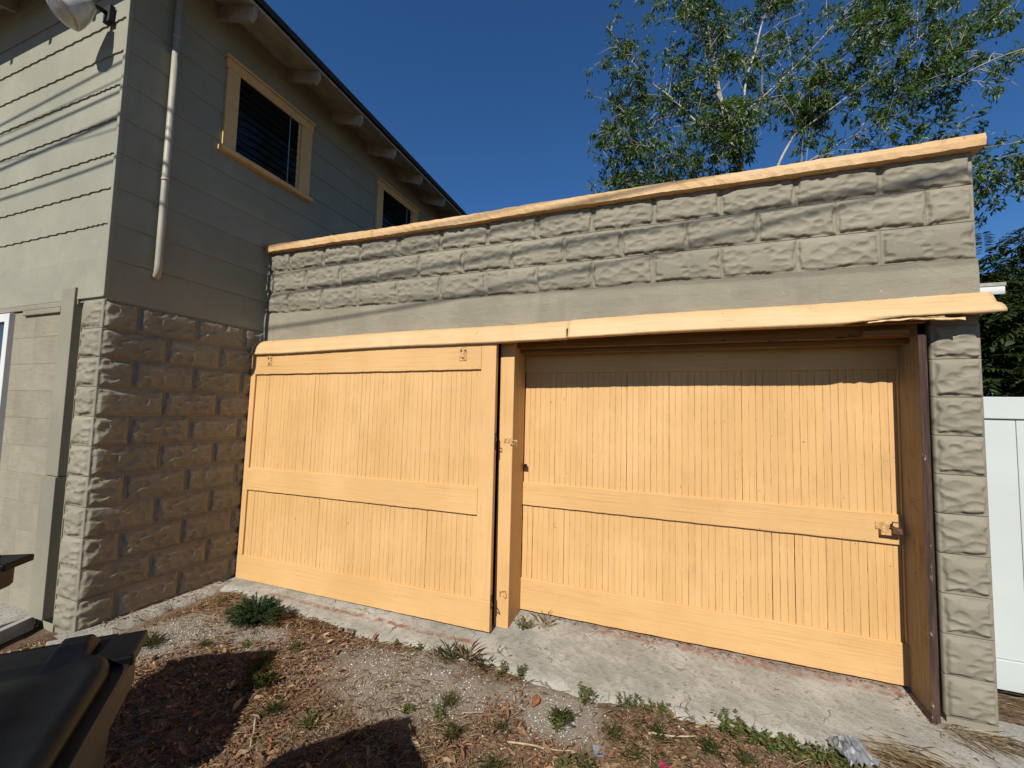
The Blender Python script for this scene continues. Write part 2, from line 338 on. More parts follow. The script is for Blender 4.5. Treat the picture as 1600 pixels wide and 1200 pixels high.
# concrete footing strip along the house side, walkway slab in front of the house
ys = np.arange(-1.30, -.26, .03); vs = []
for y in ys:
    e = -5.055+.09*(vnoise(y*3, 0, 11)-.5)+.05*(vnoise(y*13, 0, 12)-.5)
    for t in (0, .3, .6, .9, 1.0): x = XH-.05+(e-XH+.05)*t; vs.append((x, y, (.006 if t < 1 else -.06)-.030*t+.006*(float(vnoise(x*9, y*9, 13))-.5)))
struct(MB().add(vs, [(i*5+j, i*5+j+1, (i+1)*5+j+1, (i+1)*5+j) for i in range(len(ys)-1) for j in range(4)]).build('footing_strip', M['concrete'], None, True))
struct(box('walkway_slab', M['concrete'], None, -9.5, -5.66, -2.6, YH+.02, -.12, .025, .008))
tag(MB().add([(-5.66, -1.24, -.06), (-5.61, -1.24, -.06), (-5.33, -1.9, -.06), (-5.38, -1.92, -.06), (-5.66, -1.24, .03), (-5.61, -1.24, .03), (-5.33, -1.9, .028), (-5.38, -1.92, .028)],
    [(0, 3, 2, 1), (4, 5, 6, 7), (0, 1, 5, 4), (1, 2, 6, 5), (2, 3, 7, 6), (3, 0, 4, 7)]).build('edging_board', M['rafter'], None, False, .004), 'weathered grey edging board lying beside the walkway slab', 'board')
tag(MB().add([(-5.16, -1.36, -.03), (-5.02, -1.42, -.03), (-4.84, -1.17, -.03), (-4.98, -1.11, -.03), (-5.16, -1.36, .012), (-5.02, -1.42, .010), (-4.84, -1.17, .014), (-4.98, -1.11, .012)],
    [(0, 3, 2, 1), (4, 5, 6, 7), (0, 1, 5, 4), (1, 2, 6, 5), (2, 3, 7, 6), (3, 0, 4, 7)]).build('concrete_fragment', M['concrete'], None, False, .006), 'flat pale concrete fragment on the dirt at the house corner', 'concrete')

# ------------------------------------------------------------------ rock-faced block moulds
def rock_mesh(name, w, h, seed, amp=.023, back=.03, j=.0009):
    r = np.random.default_rng(seed); nu = max(10, int(w/.005)); nv = int(h/.005)
    u = np.linspace(j, w-j, nu); v = np.linspace(j, h-j, nv); U, V = np.meshgrid(u, v, indexing='ij')
    WU = U+.012*(vnoise(U*28, V*28, seed+7)-.5); WV = V+.012*(vnoise(U*28+9, V*28, seed+8)-.5)
    H = np.full_like(U, amp*.62)
    for k in range(int(20*w/L)+3):                  # conchoidal chips: concave bowls meeting in sharp ridges
        cu, cv = r.uniform(0, w), r.uniform(0, h); R = r.uniform(.020, .055); hm = r.uniform(0, .36)*amp
        H = np.minimum(H, hm+(((WU-cu)*r.uniform(.5, .85))**2+((WV-cv)*r.uniform(.9, 1.35))**2)/(2*R))
    H += amp*.07*(vnoise(U*55+seed, V*60, seed)-.5)
    e0 = np.minimum(np.minimum(U, w-U), np.minimum(V, h-V)); e = e0+.020*(vnoise(U*18, V*24, seed+4)-.6)+.007*(vnoise(U*60, V*60, seed+5)-.5)
    t = np.clip((e-.008)/.013, 0, 1); t2 = np.clip((e0-.006)/.060, 0, 1)
    H = H*t*t*(3-2*t)*.95+amp*.42*t2*(2-t2)*t+.0012*vnoise(U*45, V*45, seed+2)
    vs = np.stack([U, -H, V], -1).reshape(-1, 3).tolist(); I = np.arange(nu*nv).reshape(nu, nv)
    fs = np.stack([I[:-1, :-1], I[1:, :-1], I[1:, 1:], I[:-1, 1:]], -1).reshape(-1, 4).tolist()
    ring = list(I[:, 0])+list(I[-1, 1:])+list(I[-2::-1, -1])+list(I[0, -2:0:-1]); b0 = len(vs)
    vs += [(vs[i][0], back, vs[i][2]) for i in ring]; k = len(ring)
    fs += [(int(ring[a]), b0+a, b0+(a+1) % k, int(ring[(a+1) % k])) for a in range(k)]
    me = bpy.data.meshes.new(name); me.from_pydata(vs, [], [tuple(int(i) for i in f) for f in fs]); me.update(); fixnormals(me)
    me.polygons.foreach_set('use_smooth', [True]*len(me.polygons)); me.materials.append(M['block']); return me
FULL = [rock_mesh('rock_block_mould', L, B, 20+i, .022) for i in range(7)]
HALF = [rock_mesh('rock_half_mould', L/2, B, 40+i, .023) for i in range(6)]
FULLH = [rock_mesh('rock_block_mould_worn', L, B, 60+i, .021) for i in range(6)]
HALFH = [rock_mesh('rock_half_mould_worn', L/2, B, 80+i, .022) for i in range(4)]
def block(me, parent, x, y, z, rz=0, sx=1, sz=1):
    o = bpy.data.objects.new('block', me); COL.objects.link(o); o.parent = parent
    o.location = (x, y, z); o.rotation_euler = (0, 0, rz); o.scale = (sx, 1, sz); return o

# ------------------------------------------------------------------ HOUSE
house = thing('house', 'two-storey grey house with shingle siding above a rock-faced block base', 'house', (XH, YH, 0))
house_inv = Matrix.Translation((-XH, -YH, 0))
def hp(o):
    """keep world placement of a part although its thing sits at the house corner"""
    o.parent = house; o.matrix_parent_inverse = house_inv; return o
side_base = hp(box('block_wall', M['smooth'], None, -9.5, XH-.0016, YH+.03, 8.0, -.3, 2.205, 0))
# side blocks, eleven courses
ZC = 2.2228
for n in range(11):
    z = ZC-(n+1)*B; y = YH; first = True; k = 0
    while y < .35:
        half = first and n % 2 == 0
        me = HALFH[(n*3+k) % 4] if half else FULLH[(n*5+k*3+n//2) % 6]
        b = block(me, side_base, XH, y, z, math.pi/2); y += L/2 if half else L; first = False; k += 1
    # rock-faced end of the corner block on the front
    e = block(HALFH[(n*7+1) % 4], side_base, XH-.235, YH+.0, z, 0, 1.155)
# smooth block infill on the front, with shallow joints
infill = hp(box('infill_wall', M['smooth'], None, -9.5, -5.47, YH+.02, YH+.2, -.3, 2.30, 0))
for n in range(11):
    z = 2.19-(n+1)*B
    for k in range(5):
        x1 = -5.63-.001-(k-(.5 if n % 2 else 0))*L; x0 = x1-L+.0012
        if n % 2 == 0 or k > 0:
            pass
        else: x1 = -5.633; x0 = x1-L/2+.0012
        if x0 < -6.42 and 0 <= n <= 6: x0 = max(x0, -6.36)
        if x1-x0 < .05: continue
        box('block', M['smooth'], infill, x0, x1, YH+.004, YH+.03, z+.0006, z+B-.0006, .001)
hp(box('lintel', M['smooth'], None, -9.5, -5.47, YH-.012, YH+.1, 2.197, 2.27, .004))
hp(box('patch', M['smooth'], None, -6.2, -5.68, YH-.016, YH+.05, 2.155, 2.196, .006))
hp(box('casing_board', M['trimgrey'], None, -5.635, -5.475, YH-.030, YH+.06, .99, 2.32, .003))
hp(box('casing_board', M['trimgrey'], None, -5.655, -5.478, YH-.038, YH+.06, .03, .985, .003))
hp(box('frieze_board', M['siding'], None, -9.5, XH+.012, YH-.014, YH+.05, 2.235, 2.53, .003))
# white window by the left edge
lw = hp(bpy.data.objects.new('window', None)); COL.objects.link(lw); lw['label'] = 'white framed sash window at the front'
def lwp(name, mat, *a, bevel=.003): return box(name, mat, lw, *a, bevel)
for nm, a in (('frame', (-6.42, -6.355, YH-.03, YH+.03, 1.0, 2.185)), ('frame', (-7.25, -6.42, YH-.03, YH+.03, 2.12, 2.185)), ('frame', (-7.25, -6.42, YH-.03, YH+.03, 1.0, 1.06)), ('frame', (-7.315, -7.25, YH-.03, YH+.03, 1.0, 2.185)), ('meeting_rail', (-7.25, -6.42, YH-.022, YH+.02, 1.53, 1.59))):
    lwp(nm, M['whiteframe'], *a)
lwp('pane', M['pane'], -7.25, -6.42, YH-.004, YH+.002, 1.59, 2.12, bevel=0); lwp('pane', M['pane'], -7.25, -6.42, YH+.004, YH+.010, 1.06, 1.53, bevel=0)
# siding: sheathing wall and lapped shingles
siding = hp(box('siding', M['siding'], None, -9.5, XH+.004, YH+.004, 8.0, 2.215, 4.99, 0))
def shingle_mesh(name, w, amp, thick, seed):
    r = random.Random(seed); n = 40; H = .268; vs = []; fs = []
    for i in range(n):
        x = .0003+(w-.0006)*i/(n-1); wv = amp*(math.sin(x*2*math.pi/.122+seed)+.45*math.sin(x*2*math.pi/.061+seed*2)+.25*r.uniform(-.5, .5))
        vs += [(x, 0.004, wv), (x, -thick, wv), (x, -.0035, H), (x, .004, H)]
    for i in range(n-1):
        for j in range(4): fs.append((i*4+j, (i+1)*4+j, (i+1)*4+(j+1) % 4, i*4+(j+1) % 4))
    fs += [(0, 1, 2, 3), tuple((n-1)*4+j for j in (3, 2, 1, 0))]
    me = MB().add(vs, fs).mesh(name); fixnormals(me); me.materials.append(M['siding']); return me
SF = [shingle_mesh('wavy_shingle', .61, .0034, .0135, i) for i in range(4)]
SS = [shingle_mesh('plain_shingle', .61, .0006, .0105, 10+i) for i in range(3)]
for k in range(10):
    z = 2.507+.2557*k
    x = XH+.004-.61+(.305 if k % 2 else 0); first = True
    i = 0
    while x > -8.6:
        w_ = .61
        o = bpy.data.objects.new('shingle', SF[(k*3+i) % 4]); COL.objects.link(o); o.parent = siding
        if x+.61 > XH+.01: o.scale.x = (XH+.004-x)/.61
        o.location = (x, YH+.004, z); x -= .61; i += 1
for k in range(-1, 10):
    z = 2.507+.2557*k-(.03 if k < 0 else 0)
    y = YH+.004-(.305 if k % 2 else 0); i = 0
    while y < 4.6:
        if not (k >= 0 and False):
            y0 = max(y, YH+.004); o = bpy.data.objects.new('shingle', SS[(k*2+i) % 3]); COL.objects.link(o); o.parent = siding
            o.location = (XH+.004, y0, z); o.rotation_euler = (0, 0, math.pi/2); o.scale.x = (y+.61-y0)/.61; o.scale.z = 1.06 if k < 0 else 1
        y += .61; i += 1
hp(box('corner_strip', M['siding'], None, XH-.010, XH+.019, YH-.015, YH+.012, 2.24, 4.9, .003))
# side windows
def side_window(y0, y1, z0, z1, label):
    wdw = bpy.data.objects.new('window', None); COL.objects.link(wdw); hp(wdw); wdw['label'] = label
    X0 = XH+.004; P = M['peach_win']
    box('side_casing', P, wdw, X0, X0+.032, y0+.012, y0+.125, z0+.045, z1-.10, .003)
    box('side_casing', P, wdw, X0, X0+.032, y1-.150, y1-.012, z0+.045, z1-.10, .003)
    box('inner_stop', P, wdw, X0, X0+.020, y1-.185, y1-.153, z0+.048, z1-.105, .002)
    box('head_casing', P, wdw, X0, X0+.034, y0, y1, z1-.098, z1-.012, .003)
    box('head_cap', P, wdw, X0, X0+.052, y0-.012, y1+.012, z1-.010, z1+.012, .003)
    box('sill', P, wdw, X0, X0+.060, y0-.018, y1+.018, z0, z0+.042, .004)
    box('back_panel', M['black'], wdw, X0, X0+.0125, y0+.126, y1-.186, z0+.044, z1-.099, 0)
    n = 10; h = (z1-.10-z0-.05)/n
    for i in range(n):
        zc = z0+.05+h*(i+.5); t = .55
        c, s = math.cos(t)*h*.60, math.sin(t)*h*.6
        MB().add([(X0+.018+.006-s*.35, y0+.128, zc+c), (X0+.018+.006-s*.35, y1-.19, zc+c), (X0+.020+s*.35, y1-.19, zc-c), (X0+.020+s*.35, y0+.128, zc-c),
                  (X0+.021+.006-s*.35, y0+.128, zc+c+.003), (X0+.021+.006-s*.35, y1-.19, zc+c+.003), (X0+.024+s*.35, y1-.19, zc-c+.003), (X0+.024+s*.35, y0+.128, zc-c+.003)],
                 [(0, 1, 2, 3), (7, 6, 5, 4), (0, 4, 5, 1), (1, 5, 6, 2), (2, 6, 7, 3), (3, 7, 4, 0)]).build('louvre_pane', M['glass'], wdw)
    box('louvre_bar', M['alum'], wdw, X0+.030, X0+.036, y1-.30, y1-.292, z0+.06, z1-.12, 0)
    return wdw
side_window(-.541, .412, 3.705, 4.562, 'louvred window nearest the house corner')
side_window(1.485, 2.438, 3.705, 4.562, 'louvred window cut by the garage coping')
# downspout
pts = [(XH+.055, -.945, 5.0), (XH+.055, -.945, 3.2), (XH+.055, -.945, 2.56), (XH+.053, -.944, 2.52), (XH+.043, -.940, 2.488), (XH+.028, -.936, 2.470), (XH+.006, -.932, 2.462)]
hp(MB().tube(pts, .024, 14).build('downspout', M['pipe'], None, True))
for z in (4.35, 3.2): hp(MB().lathe([(0, .027), (.02, .027)], (XH+.055, -.945, z), (0, 0, 1), 14).build('pipe_strap', M['pipe'], None, True))
# roof with open eaves
XE, YE, SL = XH+.45, YH-.50, .34
def rz(x, y): return 4.805+SL*max(0, min(XE-x, y-YE))-.028*(y+.5)
roof = hp(MB().add([(XE+.025, YE-.025, rz(XE, YE)+.03), (XE+.025, 8.3, rz(XE, 8.3)+.03), (XE-4, 8.3, rz(XE-4, 8.3)+.03), (XE-4, YE+4, rz(XE-4, YE+4)+.03), (-12, YE+4, rz(-12, YE+4)+.03), (-12, YE-.025, rz(-12, YE)+.03)]
      + [(XE+.02, YE-.02, rz(XE, YE)+.095), (XE+.02, 8.3, rz(XE, 8.3)+.095), (XE-4, 8.3, rz(XE-4, 8.3)+.095), (XE-4, YE+4, rz(XE-4, YE+4)+.095), (-12, YE+4, rz(-12, YE+4)+.095), (-12, YE-.02, rz(-12, YE)+.095)],
      [(0, 3, 2, 1), (0, 5, 4, 3), (6, 7, 8, 9), (6, 9, 10, 11), (0, 1, 7, 6), (5, 0, 6, 11), (1, 2, 8, 7), (2, 3, 9, 8), (3, 4, 10, 9), (4, 5, 11, 10)]).build('roof', M['roof'], None))
def slab(pts, t): return MB().add([(x, y, z) for x, y, z in pts]+[(x, y, z+t) for x, y, z in pts], [(3, 2, 1, 0), (4, 5, 6, 7), (0, 1, 5, 4), (1, 2, 6, 5), (2, 3, 7, 6), (3, 0, 4, 7)])
for k in range(4):      # sheathing boards over the side eave, mitred at the hip
    a, b = k*.137+.002, k*.137+.134
    P = [(XE-a, YE+a, rz(XE-a, YE+a)), (XE-b, YE+b, rz(XE-b, YE+b)), (XE-b, 8.2, rz(XE-b, 8.2)), (XE-a, 8.2, rz(XE-a, 8.2))]
    hp_o = slab(P, .024).build('eave_board', M['soffit'], roof); hp_o.matrix_parent_inverse = Matrix()
    P = [(XE-a-.002, YE+a, rz(XE-a, YE+a)), (-11.9, YE+a, rz(-9, YE+a)), (-11.9, YE+b, rz(-9, YE+b)), (XE-b-.002, YE+b, rz(XE-b, YE+b))]
    slab(P, .024).build('eave_board', M['rafter'], roof)
def rafter(y):
    a, b = XE-.012, XH-.02; za, zb = rz(a, y)-.003, rz(b, y)-.003; mb = MB()
    pr = [(b, zb), (a, za), (a, za-.075), (a-.045, za-.115), (b, zb-.125)]
    v = [(x, y-.018, z) for x, z in pr]+[(x, y+.018, z) for x, z in pr]; n = 5
    mb.add(v, [tuple(range(n)), tuple(range(2*n-1, n-1, -1))]+[(i, n+i, n+(i+1) % n, (i+1) % n) for i in range(n)])
    me = mb.mesh('rafter_tail'); fixnormals(me); hp(link('rafter_tail', me, M['rafter']))
for y in (-1.22+.0, -.61, .074, .688, 1.295, 1.90, 2.52, 3.14, 3.75, 4.36): rafter(y)
def rafter_f(x):
    a, b = YE+.03, YH+.02; za, zb = rz(-8, a)-.003, rz(-8, b)-.003; pr = [(b, zb), (a, za), (a, za-.075), (a+.045, za-.115), (b, zb-.125)]
    v = [(x-.022, y, z) for y, z in pr]+[(x+.022, y, z) for y, z in pr]; n = 5
    me = MB().add(v, [tuple(range(n)), tuple(range(2*n-1, n-1, -1))]+[(i, n+i, n+(i+1) % n, (i+1) % n) for i in range(n)]).mesh('rafter_tail'); fixnormals(me); hp(link('rafter_tail', me, M['rafter']))
for i in range(6): rafter_f(-5.62-.61*i)

# floodlight under the eave
fl = thing('wall_floodlight', 'grey dome floodlight on a black bracket high on the house front', 'lamp', (-5.40, YH, 4.42))
def flp(mb, name, mat, sm=True): o = mb.build(name, mat, fl, sm); o.matrix_parent_inverse = Matrix.Translation((5.40, -YH, -4.42)); return o
flp(MB().box(-5.41, -5.33, YH-.045, YH-.014, 4.28, 4.40), 'mount_box', M['cable'], False)
flp(MB().tube([(-5.37, YH-.04, 4.34), (-5.38, YH-.10, 4.35), (-5.40, YH-.14, 4.32)], .016, 10), 'bracket_arm', M['cable'])
axis = (-.25, -.55, -.8); o0 = (-5.39, YH-.13, 4.35)
flp(MB().lathe([(0, .02), (.005, .05), (.05, .070), (.10, .092), (.16, .108), (.20, .112), (.205, .104)], o0, axis, 28), 'lamp_shade', M['lamp'])
flp(MB().lathe([(.203, .100), (.225, .086), (.242, .055), (.248, .006)], o0, axis, 28), 'lens', M['lamp'])

# ------------------------------------------------------------------ GARAGE
garage = thing('garage', 'low grey rock-faced block garage with peach trim', 'garage', (0, 0, 0))
parapet = box('parapet_wall', M['block'], garage, XH+.006, -.002, .0012, .2, 2.39, 2.985, 0)
for n in range(3):
    z = ZT-(n+1)*B; x = 0.0; k = 0
    while x > XH+.03:
        w_ = L/2 if (n == 1 and k == 0) else L
        me = HALF[n] if w_ < L*.6 else FULL[(n*3+k*2+k//3) % 7]
        x0 = x-w_; s = 1
        if x0 < XH+.012: s = (x-(XH+.012))/w_; x0 = XH+.012
        block(me, parapet, x0, 0, z, 0, s); x -= w_; k += 1
lint = MB().sweep(lin(XH+.012, 0, 60), [(.2, 2.08), (.2, 2.386), (-.010, 2.386), (-.014, 2.30), (-.013, 2.2), (-.012, 2.08)], .0012, None, random.Random(3)).build('lintel', M['smooth'], garage)
box('side_wall', M['block'], garage, -.2, 0, .2, 4.1, -.2, 2.9, 0); box('rear_wall', M['block'], garage, XH+.01, -.2, 3.9, 4.1, -.2, 2.6, 0)
box('roof_deck', M['roof'], garage, XH+.01, -.2, .2, 4.3, 2.5, 2.6, 0)
# right pier: stacked half blocks
pier = box('pier', M['block'], garage, -.2, -.003, .0015, .2, -.2, 2.08, 0)
ZP = 1.8517
for n in range(-1, 9):
    z1 = ZP-(n)*B; z0 = z1-B
    if n == -1: block(HALF[5], pier, -.2032, 0, z0, 0, 1, .93)
    else: block(HALF[(n*5+n//2) % 6], pier, -.2032, 0, z0, 0)
box('gap_shade', M['black'], garage, -.236, -.2, .06, .2, -.1, 2.079, 0)  # black strip put in for the shade between jamb and pier
# coping with ragged edges
r5 = random.Random(5)
MB().sweep(lin(XH+.03, .028, 150), [(.27, 2.972), (.27, 3.035), (.1, 3.05), (-.045, 3.043), (-.062, 3.036), (-.066, 3.005), (-.064, 2.972), (-.05, 2.966)], .0026, lambda x: .0035*math.sin(x*2.3)+.0015*math.sin(x*7), r5).build('coping', M['coping'], garage, False)
# hood over the door track: two lengths, the right one broken at its end
def hoodz(x): return np.interp(x, [-5.2, -2.16, 0], [-.040, 0, .030])+.004*math.sin(x*3)
HP = [(0.0, 2.168), (-.028, 2.164), (-.062, 2.152), (-.094, 2.130), (-.117, 2.100), (-.129, 2.068), (-.131, 2.040), (-.139, 2.035), (-.139, 2.020), (-.112, 2.014), (-.104, 2.035), (-.05, 2.06), (0.0, 2.075)]
MB().sweep(lin(-5.150, -2.172, 80), HP, .0012, hoodz, random.Random(8)).build('hood_moulding', M['peach_trim'], garage, True)
vs_x = lin(-2.1715, .035, 90); k = len(HP); rr = random.Random(11); vs = []
for x in vs_x:
    d = max(0, min(1, (x+.62)/.25)); brk = .016*d*float(vnoise(x*17, 2.0, 3))+.012*d; sq = 1-.42*max(0, min(1, (x+.9)/.6))
    for j, (y, z) in enumerate(HP):
        z = 2.035+(z-2.035)*sq if z > 2.035 and 1 < j < 7 else z; yy, zz = y-.004+rr.uniform(-.0014, .0014), z+hoodz(x)+.002+rr.uniform(-.0014, .0014)
        if j in (5, 6, 7, 8, 9, 10): zz = max(zz, 2.022+hoodz(x)+brk*(1.25 if j > 6 else .7)) if d > 0 else zz
        if 7 <= j <= 9 and d > .2: yy += .02*d
        vs.append((x, yy, zz))
fs = [(i*k+j, (i+1)*k+j, (i+1)*k+(j+1) % k, i*k+(j+1) % k) for i in range(len(vs_x)-1) for j in range(k)]+[tuple(range(k)), tuple((len(vs_x)-1)*k+j for j in range(k))[::-1]]
o = MB().add(vs, fs).build('hood_moulding', M['peach_trim'], garage, True); o['label'] = 'right length of hood, splintered at its end'
for (xa, xb, dz_, ry) in ((-.52, -.20, .052, .05), (-.33, -.12, .060, -.06)):
    mb = MB().sweep(lin(xa, xb, 12), [(-.13, 2.0), (-.126, 2.012), (-.10, 2.010), (-.10, 2.002)], .003, lambda x: dz_-.01+ry*(x-xa), random.Random(int(-xa*100))); mb.build('splinter', M['peach_trim'], garage)
box('crack_shade', M['black'], garage, -2.176, -2.168, -.1425, -.12, 2.03, 2.085, 0)  # black box standing in for the shaded crack between the hood lengths
# door opening on the right
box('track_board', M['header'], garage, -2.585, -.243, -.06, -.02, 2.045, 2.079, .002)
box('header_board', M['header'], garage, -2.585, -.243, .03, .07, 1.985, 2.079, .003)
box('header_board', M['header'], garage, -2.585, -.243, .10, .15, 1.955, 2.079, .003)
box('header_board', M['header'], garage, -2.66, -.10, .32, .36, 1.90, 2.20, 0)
box('track_bracket', M['header'], garage, -.50, -.30, -.015, .095, 1.99, 2.018, .002)
box('black_backing', M['black'], garage, XH+.02, -2.70, .03, .2, -.1, 2.079, 0)  # black sheet filling the opening behind the left door
post = box('centre_post', M['peach_z'], garage, -2.70, -2.59, -.022, .235, -.03, 2.07, .004)
jamb = MB().sweep([-.252, -.244, -.2425], [(.30, -.0), (.30, 1.99), (-.0, 1.99), (0.0, -.0)], 0).build('jamb_board', M['jamb'], garage)
jf = MB().add([(-.280, -.045, .0), (-.243, -.045, .0), (-.241, .0, .0), (-.254, .0, .0), (-.276, -.045, 1.985), (-.239, -.045, 1.985), (-.237, .0, 1.985), (-.253, .0, 1.985)],
     [(0, 3, 2, 1), (4, 5, 6, 7), (0, 1, 5, 4), (1, 2, 6, 5), (2, 3, 7, 6), (3, 0, 4, 7)]).build('jamb_edge', M['rawwood'], garage, False, .003); jf['label'] = 'bare brown edge of the door jamb'
eave = box('rear_eave', M['whiteframe'], garage, .0, .78, 1.10, 1.16, 2.42, 2.47, .002)
bpy.data.objects.remove(eave)
eave = MB().box(.002, .73, 1.10, 1.9, 2.505, 2.53).build('rear_eave', M['rafter'], garage); eave['label'] = 'white fascia of the eave beside the garage'
MB().box(.002, .725, 1.105, 1.14, 2.445, 2.502).build('fascia', M['whiteframe'], eave); MB().box(.002, .70, 1.12, 1.15, 2.425, 2.443).build('drip_edge', M['black'], eave); MB().box(.002, .68, 1.13, 1.2, 2.35, 2.424).build('soffit_board', M['rafter'], eave)

# ------------------------------------------------------------------ DOORS
def slat_mesh(name, w, z0, z1, mat, seed=0):
    """bead slat; old paint fills the grooves in places"""
    r = random.Random(seed); g = .0017; n = 7; v = []; f = []; st = int((z1-z0)/.022); fill = [0, 0]
    for k in range(st+1):
        z = z0+(z1-z0)*k/st
        for q in (0, 1):
            if r.random() < .45: fill[q] = r.choice((0, .4, .8, 1, 1))
        e0, e1 = -.0004-.0038*fill[0], -.0004-.0038*fill[1]
        v += [(.0003, .010, z), (.0003, e0, z), (g, -.0045, z), (w*.5, -.0047, z), (w-g, -.0045, z), (w-.0003, e1, z), (w-.0003, .010, z)]
    for k in range(st): f += [(k*n+i, k*n+i+1, (k+1)*n+i+1, (k+1)*n+i) for i in range(n-1)]
    f += [tuple(range(n))[::-1], tuple(st*n+i for i in range(n))]
    me = MB().add(v, f).mesh(name); fixnormals(me); me.materials.append(mat); return me
def rail(name, mat, parent, x0, x1, y0, y1, zb, zt, seed, ax='x'):
    """board with slightly uneven arrises; zb, zt = (left, right)"""
    r = random.Random(seed); n = 50; vs = []; fs = []
    for i in range(n):
        t = i/(n-1); x = x0+(x1-x0)*t; b = zb[0]+(zb[1]-zb[0])*t; c = zt[0]+(zt[1]-zt[0])*t; a = .0016*r.uniform(-1, 1); d = .0016*r.uniform(-1, 1); e = .003
        vs += [(x, y1, b+a), (x, y0+e, b+a), (x, y0, b+a+e), (x, y0, c+d-e), (x, y0+e, c+d), (x, y1, c+d)]
    for i in range(n-1):
        for j in range(6): fs.append((i*6+j, (i+1)*6+j, (i+1)*6+(j+1) % 6, i*6+(j+1) % 6))
    fs += [tuple(range(6))[::-1], tuple((n-1)*6+j for j in range(6))]
    me = MB().add(vs, fs).mesh(name); fixnormals(me); return link(name, me, mat, parent)
def door(label, loc, W, zs, lstile, rstile, seed, rot=(0, 0, 0)):
    """zs = bottom, bottom rail top, mid rail bottom, mid rail top, top rail bottom, top (local); origin at bottom left front"""
    t = thing('sliding_door', label, 'door', loc); t.rotation_euler = rot; r = random.Random(seed)
    z0, z1, z2, z3, z4, z5 = zs
    rail('bottom_rail', M['peach_x'], t, 0, W, 0, .042, (z0, z0), (z1, z1), seed)
    rail('middle_rail', M['peach_x'], t, lstile+.001, W-rstile-.001, .0005, .042, (z2, z2), (z3, z3), seed+1)
    rail('top_rail', M['peach_x'], t, lstile+.001, W-rstile-.001, .0005, .042, (z4, z4), (z5, z5), seed+2)
    if lstile: box('stile', M['peach_z'], t, 0, lstile, .0005, .042, z1+.001, z5, .003)
    if rstile: box('stile', M['peach_z'], t, W-rstile, W, .0003, .042, z1+.001, z5, .003)
    box('back_panel', M['header'], t, .003, W-.003, .034, .0415, z0+.01, z5-.01, 0)
    x0, x1 = lstile, W-rstile; n = int(round((x1-x0)/.0412)); wd = (x1-x0)/n
    for a, b in ((z1-.004, z2+.004), (z3-.004, z4+.004)):
        mes = [slat_mesh('bead_slat', wd, a, b, M['peach_z'], seed*10+v_) for v_ in range(7)]
        for i in range(n):
            o = bpy.data.objects.new('slat', mes[r.randrange(7)]); COL.objects.link(o); o.parent = t
            o.location = (x0+i*wd+r.uniform(-.0005, .0005), .0225+r.uniform(-.0005, .0005), 0); o.scale.x = 1 if r.random() > .05 else r.choice((.965, .94))
    return t
ld = door('peach beadboard garage door hung outside, left of the centre post', (-5.140, -.150, -.022), 2.462, (0.0, .205, .775, .972, 1.818, 2.045), .058, .118, 3)
ld.rotation_euler = (math.radians(-1.0), math.radians(-.55), 0)
rd = door('peach beadboard garage door recessed right of the centre post', (-2.588, .228, .018), 2.350, (0.0, .232, .782, .955, 1.806, 1.99), .0, .022, 5)
# hardware
def hw(parent, name, mat, mb, sm=False):
    return mb.build(name, mat, parent, sm)
box('strap_plate', M['paintmetal'], ld, .205, .255, -.004, 0, 1.90, 1.985, .001); box('strap_plate', M['paintmetal'], ld, 2.165, 2.225, -.004, 0, 1.885, 1.985, .001)
for px in (.215, .245, .23): MB().lathe([(0, .006), (.006, .005)], (px, -.004, 1.965 if px != .23 else 1.915), (0, -1, 0), 8).build('bolt_head', M['rust'], ld)
for px in (2.18, 2.212, 2.196): MB().lathe([(0, .007), (.007, .006)], (px, -.004, 1.962 if px != 2.196 else 1.905), (0, -1, 0), 8).build('bolt_head', M['rust'], ld)
MB().box(2.462, 2.468, .004, .03, 1.24, 1.36).build('hinge_leaf', M['rust'], ld); MB().tube([(2.466, .0, 1.33), (2.482, -.006, 1.33), (2.484, -.006, 1.305), (2.468, 0, 1.305)], .0035, 6).build('staple', M['rust'], ld)
MB().box(2.462, 2.467, .004, .03, .15, .24).build('hinge_leaf', M['rust'], ld); MB().tube([(2.466, -.002, .215), (2.485, -.02, .205), (2.49, -.02, .19), (2.47, -.004, .185)], .004, 6).build('staple', M['rust'], ld)
MB().box(-.032, .004, .004, .02, .99, 1.03).build('end_latch', M['trimgrey'], ld)
def hasp(parent, x, z, y, label):
    h = MB().box(x, x+.060, y-.004, y, z-.018, z+.018).build('hasp', M['paintmetal'], parent, False, .001); h['label'] = label
    MB().box(x+.05, x+.105, y-.012, y-.006, z-.030, z+.006).build('hasp_arm', M['paintmetal'], h, False, .001)
    MB().tube([(x+.075, y-.004, z-.004), (x+.075, y-.03, z-.004), (x+.090, y-.034, z-.006), (x+.097, y-.03, z-.008), (x+.097, y-.006, z-.008)], .0035, 6).build('staple', M['rust'], h)
    MB().lathe([(0, .004), (.006, .004)], (x+.014, y-.003, z+.008), (0, -1, 0), 8).build('screw', M['rust'], h); return h
hs = hasp(garage, -2.655, 1.305, -.022, 'painted hasp on the centre post')
MB().tube([(-2.655, -.026, .20), (-2.655, -.03, .235), (-2.612, -.03, .245), (-2.606, -.03, .205), (-2.615, -.03, .195), (-2.632, -.03, .21)], .004, 6).build('wire_hook', M['paintmetal'], garage)
